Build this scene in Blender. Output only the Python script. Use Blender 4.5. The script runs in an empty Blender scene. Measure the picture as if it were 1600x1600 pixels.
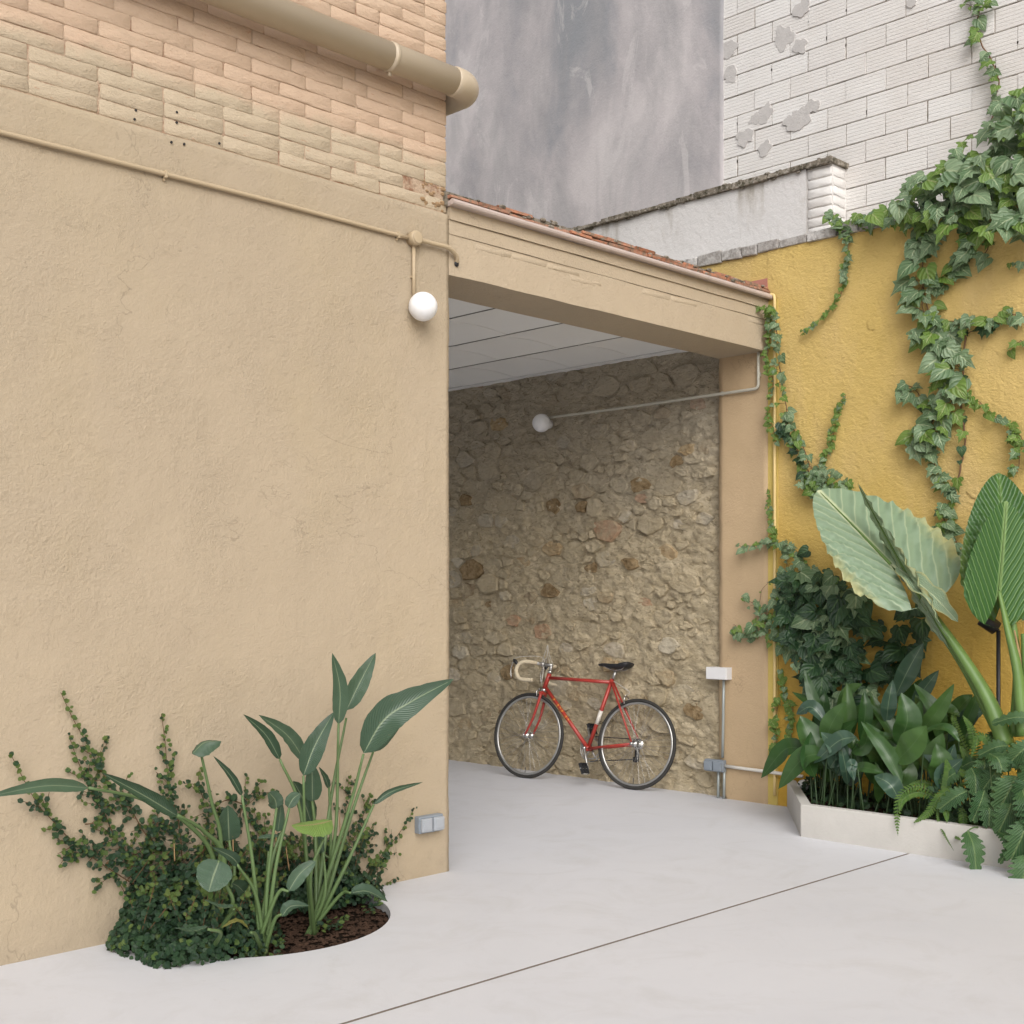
import bpy, bmesh, math, random
from mathutils import Vector, Matrix, noise
R = math.radians
random.seed(7)
D = bpy.data
scene = bpy.context.scene
COL = scene.collection

# ------------------------------------------------------------------ camera
CAMH = 1.45
FPX, HORZ = 2000.0, 935.0            # focal length and horizon row, for a 1600 px frame
cam = D.cameras.new('camera'); camo = D.objects.new('camera', cam); COL.objects.link(camo)
camo.location = (0, 0, CAMH); camo.rotation_euler = (R(90), 0, R(-45))
cam.sensor_width = 36; cam.lens = 36 * FPX / 1600; cam.shift_y = (HORZ - 800) / 1600
cam.clip_end = 200; cam.clip_start = .05
scene.camera = camo
# ------------------------------------------------------------------ sky, sun, exposure (overcast)
SUN_EL, SUN_AZ = 36, 217             # azimuth: direction the light comes from, degrees from +Y towards +X
w = D.worlds.new('World'); scene.world = w; w.use_nodes = True
nt = w.node_tree; nt.nodes.clear()
sky = nt.nodes.new('ShaderNodeTexSky'); sky.sky_type = 'NISHITA'; sky.sun_disc = False
sky.sun_elevation = R(SUN_EL); sky.sun_rotation = R(SUN_AZ)
sky.air_density = 1.0; sky.dust_density = 4.0; sky.ozone_density = 1.0
hs = nt.nodes.new('ShaderNodeHueSaturation'); hs.inputs['Saturation'].default_value = .30
bg = nt.nodes.new('ShaderNodeBackground'); bg.inputs[1].default_value = .15
wo = nt.nodes.new('ShaderNodeOutputWorld')
nt.links.new(sky.outputs[0], hs.inputs['Color']); nt.links.new(hs.outputs[0], bg.inputs[0]); nt.links.new(bg.outputs[0], wo.inputs[0])
sl = D.lights.new('sun', 'SUN'); sl.energy = 1.5; sl.angle = R(55); sl.color = (1, 1, 1)
so = D.objects.new('sun', sl); COL.objects.link(so)
so.rotation_euler = (R(90 - SUN_EL), 0, R(180 - SUN_AZ))
scene.view_settings.view_transform = 'Standard'; scene.view_settings.look = 'None'
scene.view_settings.gamma = 1; scene.view_settings.exposure = 0.08
scene.view_settings.use_curve_mapping = False
scene.render.engine = 'CYCLES'
scene.cycles.max_bounces = 10; scene.cycles.diffuse_bounces = 6

# ------------------------------------------------------------------ helpers
S2 = math.sqrt(.5)
def ray(px, py):
    a = (px - 800) / FPX; b = (HORZ - py) / FPX
    return Vector(((1 + a) * S2, (1 - a) * S2, b))
def atx(px, py, X): d = ray(px, py); return Vector((0, 0, CAMH)) + d * (X / d.x)
def aty(px, py, Y): d = ray(px, py); return Vector((0, 0, CAMH)) + d * (Y / d.y)
def fz(x, y): return .0058 * (x - 2.2) + .003 * (y - 5)
def atf(px, py):
    d = ray(px, py); t = (-CAMH + fz(0, 0)) / (d.z - .0058 * d.x - .003 * d.y)
    return Vector((0, 0, CAMH)) + d * t
def tagit(o, label=None, cat=None, group=None, kind=None):
    if label: o['label'] = label
    if cat: o['category'] = cat
    if group: o['group'] = group
    if kind: o['kind'] = kind
    return o
def thing(name, label, cat, loc=(0, 0, 0), rot=(0, 0, 0), group=None):
    o = D.objects.new(name, None); COL.objects.link(o); o.location = loc; o.rotation_euler = rot
    o.empty_display_size = .1
    return tagit(o, label, cat, group)
def link(name, me, parent=None, loc=(0, 0, 0), rot=(0, 0, 0), scl=(1, 1, 1)):
    o = D.objects.new(name, me); COL.objects.link(o); o.location = loc; o.rotation_euler = rot; o.scale = scl
    if parent: o.parent = parent
    return o
class MB:
    def __init__(s): s.v = []; s.f = []; s.uv = []; s.hasuv = False
    def add(s, vs, fs, uvs=None):
        b = len(s.v); s.v += [tuple(v) for v in vs]; s.f += [tuple(i + b for i in f) for f in fs]
        if uvs is not None: s.hasuv = True; s.uv += list(uvs)
        else: s.uv += [(0, 0)] * len(vs)
    def box(s, a, b):
        x0, y0, z0 = a; x1, y1, z1 = b
        s.add([(x0,y0,z0),(x1,y0,z0),(x1,y1,z0),(x0,y1,z0),(x0,y0,z1),(x1,y0,z1),(x1,y1,z1),(x0,y1,z1)],
              [(0,3,2,1),(4,5,6,7),(0,1,5,4),(1,2,6,5),(2,3,7,6),(3,0,4,7)])
    def tube(s, pts, rad, n=8, cap=True, closed=False, flat=1.0):
        pts = [Vector(p) for p in pts]; m = len(pts)
        if not hasattr(rad, '__len__'): rad = [rad] * m
        vs = []; up = None
        for i, p in enumerate(pts):
            if closed: t = pts[(i + 1) % m] - pts[i - 1]
            else: t = pts[min(i + 1, m - 1)] - pts[max(i - 1, 0)]
            t.normalize()
            if up is None:
                up = t.cross(Vector((0, 0, 1)))
                if up.length < .1: up = t.cross(Vector((0, 1, 0)))
            up = (up - t * up.dot(t)).normalized(); w_ = t.cross(up)
            for k in range(n):
                a = 2 * math.pi * k / n
                vs.append(p + (up * math.cos(a) + w_ * math.sin(a) * flat) * rad[i])
        fs = []
        for i in range(m if closed else m - 1):
            j = (i + 1) % m
            for k in range(n):
                l = (k + 1) % n
                fs.append((i*n+k, i*n+l, j*n+l, j*n+k))
        if cap and not closed:
            fs.append(tuple(range(n))[::-1]); fs.append(tuple((m - 1) * n + k for k in range(n)))
        s.add(vs, fs)
    def cyl(s, a, b, r, n=16): s.tube([a, b], r, n)
    def sphere(s, c, r, n=24, m=14, sq=(1, 1, 1)):
        vs = [(c[0], c[1], c[2] - r * sq[2])]; fs = []
        for i in range(1, m):
            th = math.pi * i / m
            for k in range(n):
                a = 2 * math.pi * k / n
                vs.append((c[0] + r * sq[0] * math.sin(th) * math.cos(a), c[1] + r * sq[1] * math.sin(th) * math.sin(a), c[2] - r * sq[2] * math.cos(th)))
        vs.append((c[0], c[1], c[2] + r * sq[2]))
        for k in range(n):
            l = (k + 1) % n
            fs.append((0, 1 + l, 1 + k)); fs.append((len(vs) - 1, 1 + (m - 2) * n + k, 1 + (m - 2) * n + l))
            for i in range(m - 2): fs.append((1 + i*n + k, 1 + i*n + l, 1 + (i+1)*n + l, 1 + (i+1)*n + k))
        s.add(vs, fs)
    def mesh(s, name, mat, smooth=False, bevel=0):
        me = D.meshes.new(name); me.from_pydata(s.v, [], s.f)
        if s.hasuv:
            uvl = me.uv_layers.new(name='UVMap')
            for lp in me.loops: uvl.data[lp.index].uv = s.uv[lp.vertex_index]
        if bevel:
            bm = bmesh.new(); bm.from_mesh(me)
            bmesh.ops.bevel(bm, geom=bm.edges[:], offset=bevel, segments=2, affect='EDGES', profile=.6)
            bm.to_mesh(me); bm.free()
        if isinstance(mat, (list, tuple)):
            for m in mat: me.materials.append(m)
        else: me.materials.append(mat)
        if smooth:
            me.polygons.foreach_set('use_smooth', [True] * len(me.polygons))
        me.update(); return me
    def obj(s, name, mat, parent=None, smooth=False, bevel=0, loc=(0,0,0), rot=(0,0,0)):
        return link(name, s.mesh(name, mat, smooth, bevel), parent, loc, rot)
def spline(P, n=8):
    P = [Vector(p) for p in P]
    if len(P) == 2: return [P[0].lerp(P[1], i / n) for i in range(n + 1)]
    Q = [P[0] * 2 - P[1]] + P + [P[-1] * 2 - P[-2]]; out = []
    for i in range(1, len(Q) - 2):
        a, b, c, d = Q[i-1:i+3]
        for k in range(n):
            t = k / n
            out.append(.5 * ((2*b) + (c - a)*t + (2*a - 5*b + 4*c - d)*t*t + (3*b - a - 3*c + d)*t**3))
    out.append(P[-1]); return out

# ------------------------------------------------------------------ materials
class NT:
    def __init__(s, name):
        s.m = D.materials.new(name); s.m.use_nodes = True; s.t = s.m.node_tree; s.p = s.t.nodes['Principled BSDF']
        s.pos = s.n('ShaderNodeNewGeometry').outputs['Position']; s.h = None
    def n(s, ty, **kw):
        x = s.t.nodes.new(ty)
        for k, v in kw.items(): setattr(x, k, v)
        return x
    def l(s, a, b): s.t.links.new(a, b)
    def noise(s, scale, detail=4, rough=.55, vec=None, dist=0):
        x = s.n('ShaderNodeTexNoise'); x.inputs['Scale'].default_value = scale; x.inputs['Detail'].default_value = detail
        x.inputs['Roughness'].default_value = rough; x.inputs['Distortion'].default_value = dist
        s.l(vec if vec is not None else s.pos, x.inputs['Vector']); return x.outputs['Fac']
    def vec(s, sx, sy, sz, src=None):
        x = s.n('ShaderNodeMapping'); x.inputs['Scale'].default_value = (sx, sy, sz)
        s.l(src if src is not None else s.pos, x.inputs['Vector']); return x.outputs[0]
    def ramp(s, fac, stops, interp='LINEAR'):
        x = s.n('ShaderNodeValToRGB'); x.color_ramp.interpolation = interp
        e = x.color_ramp.elements
        while len(e) < len(stops): e.new(.5)
        for i, (p, c) in enumerate(stops):
            e[i].position = p; e[i].color = (c[0], c[1], c[2], 1) if hasattr(c, '__len__') else (c, c, c, 1)
        s.l(fac, x.inputs[0]); return x.outputs[0]
    def mix(s, fac, a, b, mode='MIX'):
        x = s.n('ShaderNodeMix', data_type='RGBA', blend_type=mode)
        for inp, v in ((x.inputs[0], fac), (x.inputs[6], a), (x.inputs[7], b)):
            if isinstance(v, (int, float)): inp.default_value = v
            elif isinstance(v, (tuple, list)): inp.default_value = (v[0], v[1], v[2], 1)
            else: s.l(v, inp)
        return x.outputs[2]
    def math(s, op, a, b=0., c=None):
        x = s.n('ShaderNodeMath', operation=op)
        for i, v in enumerate((a, b) if c is None else (a, b, c)):
            if isinstance(v, (int, float)): x.inputs[i].default_value = v
            else: s.l(v, x.inputs[i])
        return x.outputs[0]
    def sep(s, src=None):
        x = s.n('ShaderNodeSeparateXYZ'); s.l(src if src is not None else s.pos, x.inputs[0]); return x.outputs
    def bump(s, h, dist, strength=1.):
        x = s.n('ShaderNodeBump'); x.inputs['Distance'].default_value = dist; x.inputs['Strength'].default_value = strength
        s.l(h, x.inputs['Height'])
        if s.h is not None: s.l(s.h, x.inputs['Normal'])
        s.h = x.outputs[0]; s.l(s.h, s.p.inputs['Normal'])
    def col(s, c):
        if isinstance(c, (tuple, list)): s.p.inputs['Base Color'].default_value = (c[0], c[1], c[2], 1)
        else: s.l(c, s.p.inputs['Base Color'])
    def rough(s, r, spec=.3):
        s.p.inputs['Specular IOR Level'].default_value = spec
        if isinstance(r, (int, float)): s.p.inputs['Roughness'].default_value = r
        else: s.l(r, s.p.inputs['Roughness'])
def sc(c, k): return tuple(x * k for x in c)
def plaster(name, base, var=.08, grain=1., tint=None, stainz=False, big=.7):
    m = NT(name)
    n1 = m.noise(big, 5, .6); n2 = m.noise(9, 4, .6); n3 = m.noise(150, 2)
    c = m.mix(m.ramp(n1, [(.3, 0.), (.7, 1.)]), sc(base, 1 - var), sc(base, 1 + var))
    if tint: c = m.mix(m.ramp(m.noise(1.3, 5, .65, m.vec(1, 1, .6)), [(.45, 0.), (.72, .55)]), c, tint)
    c = m.mix(m.math('MULTIPLY', n2, .12), c, sc(base, .7))
    cracks = m.ramp(m.noise(14, 6, .75, m.vec(1, 1, 1.3), .8), [(.60, 0.), (.66, 1.)])
    c = m.mix(m.math('MULTIPLY', cracks, .05), c, sc(base, .45))
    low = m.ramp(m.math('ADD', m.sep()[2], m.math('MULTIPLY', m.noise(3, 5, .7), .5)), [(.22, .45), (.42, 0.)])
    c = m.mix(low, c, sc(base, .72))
    strk = m.ramp(m.noise(4, 5, .7, m.vec(1.6, 1.6, .12)), [(.58, 0.), (.72, .22)])
    c = m.mix(strk, c, sc(base, .80))
    hc = m.ramp(m.math('ABSOLUTE', m.math('SUBTRACT', m.noise(1.1, 6, .6, None, .6), .5)), [(.0, .5), (.0022, 0.)])
    c = m.mix(m.math('MULTIPLY', hc, m.ramp(m.noise(.8, 3), [(.52, 0.), (.6, 1.)])), c, sc(base, .5))
    m.col(c); m.rough(.88, .2)
    m.bump(n1, .02, .4); m.bump(m.noise(13, 6, .7), .010 * grain, .5); m.bump(cracks, .003 * grain, .4); pm = m.ramp(m.noise(1.7, 5, .65), [(.42, .2), (.66, .6)]); m.bump(m.math('MULTIPLY', m.noise(75, 4, .65), pm), .012 * grain, .9); m.bump(m.math('MULTIPLY', m.noise(30, 5, .7), pm), .013 * grain, .8); m.bump(m.ramp(m.noise(26, 4, .7, m.vec(1, 1, 1.5)), [(.66, 0.), (.72, 1.)]), .0025 * grain, -.6)
    return m
def simple(name, base, rough=.5, spec=.4, metal=0, var=.06, scale=30, bump=0):
    m = NT(name); m.col(m.mix(m.noise(scale, 4), sc(base, 1 - var * 2), sc(base, 1 + var * 2))); m.rough(rough, spec)
    m.p.inputs['Metallic'].default_value = metal
    if bump: m.bump(m.noise(scale * 4, 3), bump, .6)
    return m.m

BEIGE = (.412, .334, .238)
M = {}
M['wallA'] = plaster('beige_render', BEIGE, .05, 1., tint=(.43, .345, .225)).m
# painted brick of wall A: beige below, salmon above, with the edge of the two coats following a course
m = NT('painted_brick_beige_salmon')
z = m.sep()[2]
edge = m.math('ADD', z, m.math('MULTIPLY', m.math('SUBTRACT', m.noise(5, 4), .5), .16))
f = m.ramp(m.math('MULTIPLY', m.math('SUBTRACT', edge, 3.66), 5), [(.22, 0.), (.55, 1.)])
beige = m.mix(m.noise(2.5, 4), (.46, .380, .272), (.49, .395, .28))
salm = m.mix(m.noise(3, 4), (.56, .395, .28), (.54, .41, .295))
c = m.mix(f, beige, salm)
rb = m.n('ShaderNodeObjectInfo').outputs['Random']
c = m.mix(m.math('MULTIPLY', rb, .06), c, (.62, .46, .35))
ch = m.ramp(m.noise(30, 6, .75, m.vec(.6, 1, 1.8), .5), [(.62, 0.), (.68, 1.)])
c = m.mix(m.math('MULTIPLY', ch, .45), c, (.38, .15, .07))
m.col(c); m.rough(.85, .2); m.bump(m.noise(20, 6, .7, m.vec(.7, 1, 1.4)), .016, .8); m.bump(ch, .004, -.6); m.bump(m.noise(110, 3), .004, .6)
M['brickA'] = m.m
m = NT('old_painted_mortar'); c = m.mix(m.ramp(m.noise(9, 5, .7), [(.52, 0.), (.66, 1.)]), (.47, .35, .25), (.26, .14, .085))
m.col(c); m.rough(.95, .1); m.bump(m.noise(40, 5, .7), .02, .8); M['mortarA'] = m.m
M['beam'] = plaster('beige_beam_render', (.45, .365, .262), .05, .8).m
M['pilaster'] = plaster('tan_pilaster_paint', (.50, .365, .225), .06, .7, tint=(.46, .34, .20)).m
# yellow wall
m = NT('ochre_yellow_render')
s_ = m.sep(); n1 = m.noise(.8, 5, .65); n2 = m.noise(2.2, 5, .6, m.vec(1, 1, .45))
c = m.mix(m.ramp(n1, [(.3, 0.), (.7, 1.)]), (.60, .43, .135), (.61, .445, .18))
c = m.mix(m.ramp(n2, [(.5, 0.), (.75, .6)]), c, (.62, .45, .22))
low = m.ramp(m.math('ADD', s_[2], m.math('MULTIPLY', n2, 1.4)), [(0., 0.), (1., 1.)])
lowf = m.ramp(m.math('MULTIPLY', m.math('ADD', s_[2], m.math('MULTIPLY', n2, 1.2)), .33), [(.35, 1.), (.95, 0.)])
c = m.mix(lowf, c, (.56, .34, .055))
m.col(c); m.rough(.88, .2)
m.bump(m.noise(5, 5, .6), .03, .5); m.bump(m.noise(26, 5, .7, m.vec(1, 1, 1.6)), .016, .8); m.bump(m.noise(110, 3), .004, .6)
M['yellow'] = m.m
M['yellow2'] = plaster('lemon_yellow_paint', (.58, .44, .13), .05, .8).m
M['pink'] = plaster('dusty_pink_paint', (.42, .19, .15), .06, .6).m
# grey render
m = NT('grey_cement_render')
a = m.noise(.9, 6, .62, m.vec(1, 1, .55), .35); b = m.noise(2.4, 6, .65, m.vec(1, 1, .35), .5); d_ = m.noise(7, 5, .7)
c = m.ramp(a, [(.38, (.25, .265, .285)), (.50, (.43, .40, .405)), (.62, (.56, .52, .515))])
c = m.mix(m.ramp(b, [(.42, 0.), (.68, .7)]), c, (.29, .285, .29))
c = m.mix(m.ramp(m.noise(1.6, 6, .7, m.vec(1, 1.6, .7), 1.0), [(.56, 0.), (.62, .5)]), c, (.60, .565, .555))
c = m.mix(m.math('MULTIPLY', d_, .25), c, (.40, .38, .375))
m.col(c); m.rough(.9, .2); m.bump(a, .02, .4); m.bump(d_, .008, .5); m.bump(m.noise(60, 4), .004, .5)
M['grey'] = m.m
# white painted hollow brick
m = NT('white_painted_brick')
rb = m.n('ShaderNodeObjectInfo').outputs['Random']
c = m.mix(rb, (.68, .65, .62), (.74, .72, .695))
c = m.mix(m.ramp(m.noise(3, 5, .65), [(.45, 0.), (.8, .4)]), c, (.58, .53, .48))
c = m.mix(m.ramp(m.noise(55, 4, .7), [(.66, 0.), (.72, .5)]), c, (.40, .33, .27))
m.col(c); m.rough(.85, .2); m.bump(m.noise(70, 4, .7), .005, .7)
M['brickW'] = m.m
m = NT('white_wall_mortar')
c = m.mix(m.ramp(m.noise(14, 4, .7), [(.42, 0.), (.66, 1.)]), (.44, .40, .355), (.11, .085, .06))
m.col(c); m.rough(.95, .1); m.bump(m.noise(50, 4, .7), .012, .8); M['mortarW'] = m.m
M['holeD'] = simple('dark_open_joint', (.035, .028, .022), .95, .05)
M['patch'] = simple('grey_cement_patch', (.50, .475, .455), .9, .2, 0, .08, 20, .006)
# white parapet with run-down stains
m = NT('stained_white_plaster')
s_ = m.sep(); n = m.noise(3, 5, .6, m.vec(1, 1, .25), .2)
c = m.mix(m.noise(1.6, 5), (.66, .63, .605), (.58, .57, .56))
top = m.ramp(m.math('SUBTRACT', s_[2], 3.9), [(.12, 0.), (.46, 1.)])
st = m.math('MULTIPLY', m.ramp(n, [(.56, 0.), (.66, 1.)]), top)
c = m.mix(m.math('MULTIPLY', st, .75), c, (.25, .21, .15))
c = m.mix(m.ramp(m.noise(12, 5, .7), [(.58, 0.), (.72, .4)]), c, (.42, .38, .34))
m.col(c); m.rough(.9, .2); m.bump(m.noise(18, 5, .65), .012, .6); m.bump(m.noise(90, 3), .004, .5); M['parapet'] = m.m
# weathered coping
m = NT('lichen_stone_coping')
rb = m.n('ShaderNodeObjectInfo').outputs['Random']
c = m.mix(rb, (.30, .26, .21), (.22, .19, .15))
c = m.mix(m.ramp(m.noise(22, 5, .7), [(.42, 0.), (.6, 1.)]), c, (.09, .08, .055)); c = m.mix(m.ramp(m.noise(30, 4, .7, m.vec(1.2, 1.1, 1)), [(.55, 0.), (.66, .8)]), c, (.44, .40, .35))
m.col(c); m.rough(.95, .1); m.bump(m.noise(30, 5, .7), .02, .9); M['coping'] = m.m
m = NT('grey_white_coping')
rb = m.n('ShaderNodeObjectInfo').outputs['Random']
c = m.mix(rb, (.38, .355, .33), (.60, .58, .555)); c = m.mix(m.ramp(m.noise(18, 5, .7), [(.45, 0.), (.62, .8)]), c, (.24, .22, .20))
m.col(c); m.rough(.95, .1); m.bump(m.noise(30, 5, .7), .016, .9); M['coping2'] = m.m
# rubble
m = NT('rubble_stone')
rb = m.n('ShaderNodeObjectInfo').outputs['Random']
c = m.ramp(rb, [(0, (.46, .37, .23)), (.18, (.50, .41, .265)), (.34, (.43, .35, .22)), (.46, (.20, .13, .06)), (.51, (.54, .45, .30)), (.66, (.42, .345, .225)), (.78, (.38, .27, .14)), (.84, (.47, .41, .31)), (.93, (.44, .23, .12)), (.955, (.62, .55, .42))], 'CONSTANT')
n = m.noise(16, 6, .7); up = m.ramp(m.math('MULTIPLY', m.math('ADD', m.sep()[2], m.math('MULTIPLY', m.noise(2, 4), 1.2)), .25), [(.62, 0.), (.85, 1.)])
c = m.mix(m.ramp(n, [(.3, 0.), (.7, 1.)]), m.mix(.25, c, (.14, .11, .07)), m.mix(.45, c, (.64, .55, .41)))
c = m.mix(m.ramp(m.noise(6, 5, .7), [(.46, 0.), (.60, .72)]), c, (.52, .43, .285))
c = m.mix(m.math('MULTIPLY', up, .4), c, (.36, .335, .30))
m.col(c); m.rough(.92, .15); m.bump(m.noise(13, 6, .7, m.vec(1, .8, 1.6)), .05, .8); m.bump(m.noise(60, 5, .7), .012, .8); M['stone'] = m.m
m = NT('rubble_mortar')
c = m.mix(m.ramp(m.noise(9, 6, .7), [(.35, 0.), (.65, 1.)]), (.49, .40, .26), (.62, .52, .36))
up = m.ramp(m.math('MULTIPLY', m.math('ADD', m.sep()[2], m.math('MULTIPLY', m.noise(2, 4), 1.2)), .25), [(.62, 0.), (.85, 1.)])
c = m.mix(m.math('MULTIPLY', up, .4), c, (.42, .395, .355))
c = m.mix(m.ramp(m.noise(30, 5, .75, m.vec(1, .7, 1.7), .6), [(.55, 0.), (.62, .55)]), c, (.20, .155, .095))
m.col(c); m.rough(.95, .1); m.bump(m.noise(12, 6, .72, m.vec(1, .7, 1.7), .7), .06, .9); m.bump(m.noise(70, 5, .7), .012, .8); M['stmortar'] = m.m
# concrete floor
m = NT('pale_polished_concrete')
n1 = m.noise(.55, 5, .6, None, .4); n2 = m.noise(2.6, 6, .65, m.vec(1, 1, 1), .7); n3 = m.noise(24, 5, .7)
c = m.mix(m.ramp(n1, [(.3, 0.), (.7, 1.)]), (.565, .565, .59), (.62, .62, .645))
c = m.mix(m.ramp(n2, [(.50, 0.), (.75, .5)]), c, (.50, .49, .485))
c = m.mix(m.ramp(m.noise(5, 7, .8, m.vec(1.6, .7, 1), 1.6), [(.62, 0.), (.66, .16), (.70, 0.)]), c, (.42, .38, .35))
c = m.mix(m.ramp(m.noise(90, 2), [(.76, 0.), (.80, .35)]), c, (.35, .31, .28))
c = m.mix(m.ramp(m.noise(1.4, 7, .72, None, 1.2), [(.55, 0.), (.75, .35)]), c, (.47, .455, .45))
c = m.mix(m.ramp(m.noise(11, 6, .8, m.vec(.5, 1.8, 1), .8), [(.70, 0.), (.74, .35)]), c, (.40, .38, .37))
m.col(c); m.rough(m.ramp(n2, [(.3, .50), (.7, .68)]), .35); m.bump(n1, .01, .3); m.bump(n3, .002, .5); M['floor'] = m.m
M['joint'] = simple('dirty_joint_filler', (.19, .16, .135), .95, .1, 0, .1, 60, .003)
M['planter'] = plaster('white_planter_render', (.55, .53, .495), .05, .35, tint=(.50, .475, .43)).m
m = NT('dark_bark_soil'); c = m.mix(m.ramp(m.noise(60, 5, .8), [(.4, 0.), (.65, 1.)]), (.014, .010, .007), (.055, .034, .022))
c = m.mix(m.ramp(m.noise(120, 2), [(.70, 0.), (.74, .8)]), c, (.30, .24, .19))
m.col(c); m.rough(1, .1); m.bump(m.noise(70, 5, .8), .03, 1.); M['soil'] = m.m
M['bark_chip'] = simple('bark_chip', (.05, .028, .018), .9, .2, 0, .4, 25)
# ceiling
m = NT('whitewashed_vault_tiles')
c = m.mix(m.noise(2, 5), (.80, .795, .77), (.86, .855, .84)); m.col(c); m.rough(.9, .2); m.bump(m.noise(20, 4), .006, .5); M['ceil'] = m.m
M['darkjoint'] = simple('dark_gap_mortar', (.26, .25, .23), .95, .1)  # dark grey mortar behind the vault tiles, also joists and wall core
M['pvc'] = simple('beige_painted_pipe', (.48, .395, .285), .42, .45, 0, .03, 3)
M['conduit'] = simple('beige_painted_conduit', (.44, .345, .225), .5, .4, 0, .03, 6)
M['conduitG'] = simple('pale_grey_green_conduit', (.46, .44, .37), .5, .4, 0, .03, 6)
M['conduitY'] = simple('cream_painted_conduit', (.66, .50, .22), .5, .4, 0, .03, 6)
M['conduitW'] = simple('white_plastic_conduit', (.66, .63, .57), .4, .4, 0, .02, 6)
M['steel'] = simple('galvanised_conduit', (.34, .37, .36), .45, .5, .3, .05, 12)
M['boxgrey'] = simple('grey_plastic_box', (.22, .25, .285), .45, .45, 0, .03, 12)
M['boxwhite'] = simple('white_plastic_box', (.70, .69, .69), .4, .4, 0, .02, 12)
M['lidgrey'] = simple('pale_grey_plastic_lid', (.34, .36, .39), .42, .45, 0, .03, 12)
m = NT('opal_glass'); m.col((.82, .82, .83)); m.rough(.28, .5); m.p.inputs['Subsurface Weight'].default_value = .3; m.p.inputs['Subsurface Radius'].default_value = (.03, .03, .03); M['opal'] = m.m
M['drip'] = simple('pink_painted_drip_edge', (.47, .385, .345), .5, .4, 0, .1, 14)
m = NT('terracotta_tile'); rb = m.n('ShaderNodeObjectInfo').outputs['Random']
c = m.mix(rb, (.44, .18, .10), (.36, .20, .14)); c = m.mix(m.ramp(m.noise(25, 5, .7), [(.45, 0.), (.62, .85)]), c, (.18, .15, .11))
m.col(c); m.rough(.9, .2); m.bump(m.noise(40, 4), .01, .8); M['terra'] = m.m
# bicycle
M['red'] = simple('faded_red_frame_paint', (.34, .035, .024), .32, .5, 0, .12, 20)
M['tyre'] = simple('black_rubber', (.035, .033, .03), .75, .3, 0, .1, 30)
M['chrome'] = simple('worn_chrome', (.55, .54, .52), .25, .5, 1, .05, 30)
M['alloy'] = simple('dull_alloy_rim', (.46, .45, .43), .38, .5, .9, .06, 30)
M['black'] = simple('black_plastic', (.018, .018, .02), .45, .4)
M['tape'] = simple('cream_bar_tape', (.62, .53, .38), .75, .3, 0, .08, 60, .001)
M['whitep'] = simple('white_frame_band', (.62, .58, .52), .4, .4)
M['letter'] = simple('orange_yellow_lettering', (.62, .30, .045), .45, .4)
M['cable'] = simple('pale_brake_cable', (.50, .47, .42), .45, .4)
# vegetation
def leafmat(name, ca, cb, vein=None, vk=1.1, vf=22., vw=.5, rough=.42, mid=.035, edge=None, trans=.22, spot=0, vstr=.5, bumpd=.004):
    m = NT(name)
    uv = m.n('ShaderNodeUVMap').outputs[0]; s_ = m.sep(uv)
    u = m.math('ABSOLUTE', m.math('SUBTRACT', s_[0], .5)); v = s_[1]           # u: 0 midrib .. 0.5 edge
    oi = m.n('ShaderNodeObjectInfo').outputs['Random']; isl = m.t.nodes[[n.name for n in m.t.nodes if n.type == 'NEW_GEOMETRY'][0]].outputs['Random Per Island']
    rnd = m.math('FRACT', m.math('ADD', oi, isl))
    c = m.mix(rnd, ca, cb)
    c = m.mix(m.math('MULTIPLY', m.noise(20, 4), .5), c, sc(ca, .75))
    wv = m.math('SINE', m.math('MULTIPLY', m.math('ADD', m.math('SUBTRACT', v, m.math('MULTIPLY', u, vk)), m.math('MULTIPLY', m.noise(5, 2), .06)), vf * 6.283))
    m.bump(wv, bumpd, .5)
    if vein:
        lat = m.ramp(m.math('ADD', m.math('MULTIPLY', wv, .5), .5), [(1 - .16 * vw, 0.), (1., 1.)])
        lat = m.math('MULTIPLY', lat, vstr)
        md = m.ramp(u, [(mid * .5, 1.), (mid, 0.)])
        c = m.mix(m.math('MAXIMUM', lat, md), c, vein)
    if edge: c = m.mix(m.ramp(m.math('ADD', u, m.math('MULTIPLY', m.noise(14, 4), .18)), [(.46, 0.), (.6, .8)]), c, edge)
    if spot: c = m.mix(m.ramp(m.noise(45, 4, .7), [(.68, 0.), (.72, spot)]), c, (.22, .14, .06))
    m.col(c); m.rough(rough, .45)
    tr = m.n('ShaderNodeBsdfTranslucent'); mx = m.n('ShaderNodeMixShader'); mx.inputs[0].default_value = trans
    m.l(m.mix(.5, c, (.20, .32, .05)), tr.inputs[0]); m.l(m.p.outputs[0], mx.inputs[1]); m.l(tr.outputs[0], mx.inputs[2])
    out = [n for n in m.t.nodes if n.type == 'OUTPUT_MATERIAL'][0]; m.l(mx.outputs[0], out.inputs[0])
    return m.m
M['strel'] = leafmat('strelitzia_leaf', (.040, .078, .048), (.090, .145, .092), (.17, .22, .13), .5, 24, .5, .27, .032, None, .12, .25, .16, .0014)
M['strelL'] = leafmat('young_strelitzia_leaf', (.21, .34, .08), (.24, .38, .10), (.36, .30, .14), .5, 22, .5, .4, .05, None, .3, .3, .2)
M['strelY'] = leafmat('yellowing_leaf', (.16, .17, .04), (.22, .20, .05), (.3, .26, .1), .5, 22, .5, .5, .05, None, .3, .6, .2)
M['stalkD'] = simple('dark_stalk_green', (.03, .06, .02), .5, .4, 0, .2, 12)
M['petiole'] = simple('leaf_stalk_green', (.095, .15, .055), .45, .4, 0, .15, 12)
M['petioleB'] = simple('thick_alocasia_stalk', (.11, .19, .05), .42, .4, 0, .15, 8)
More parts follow.
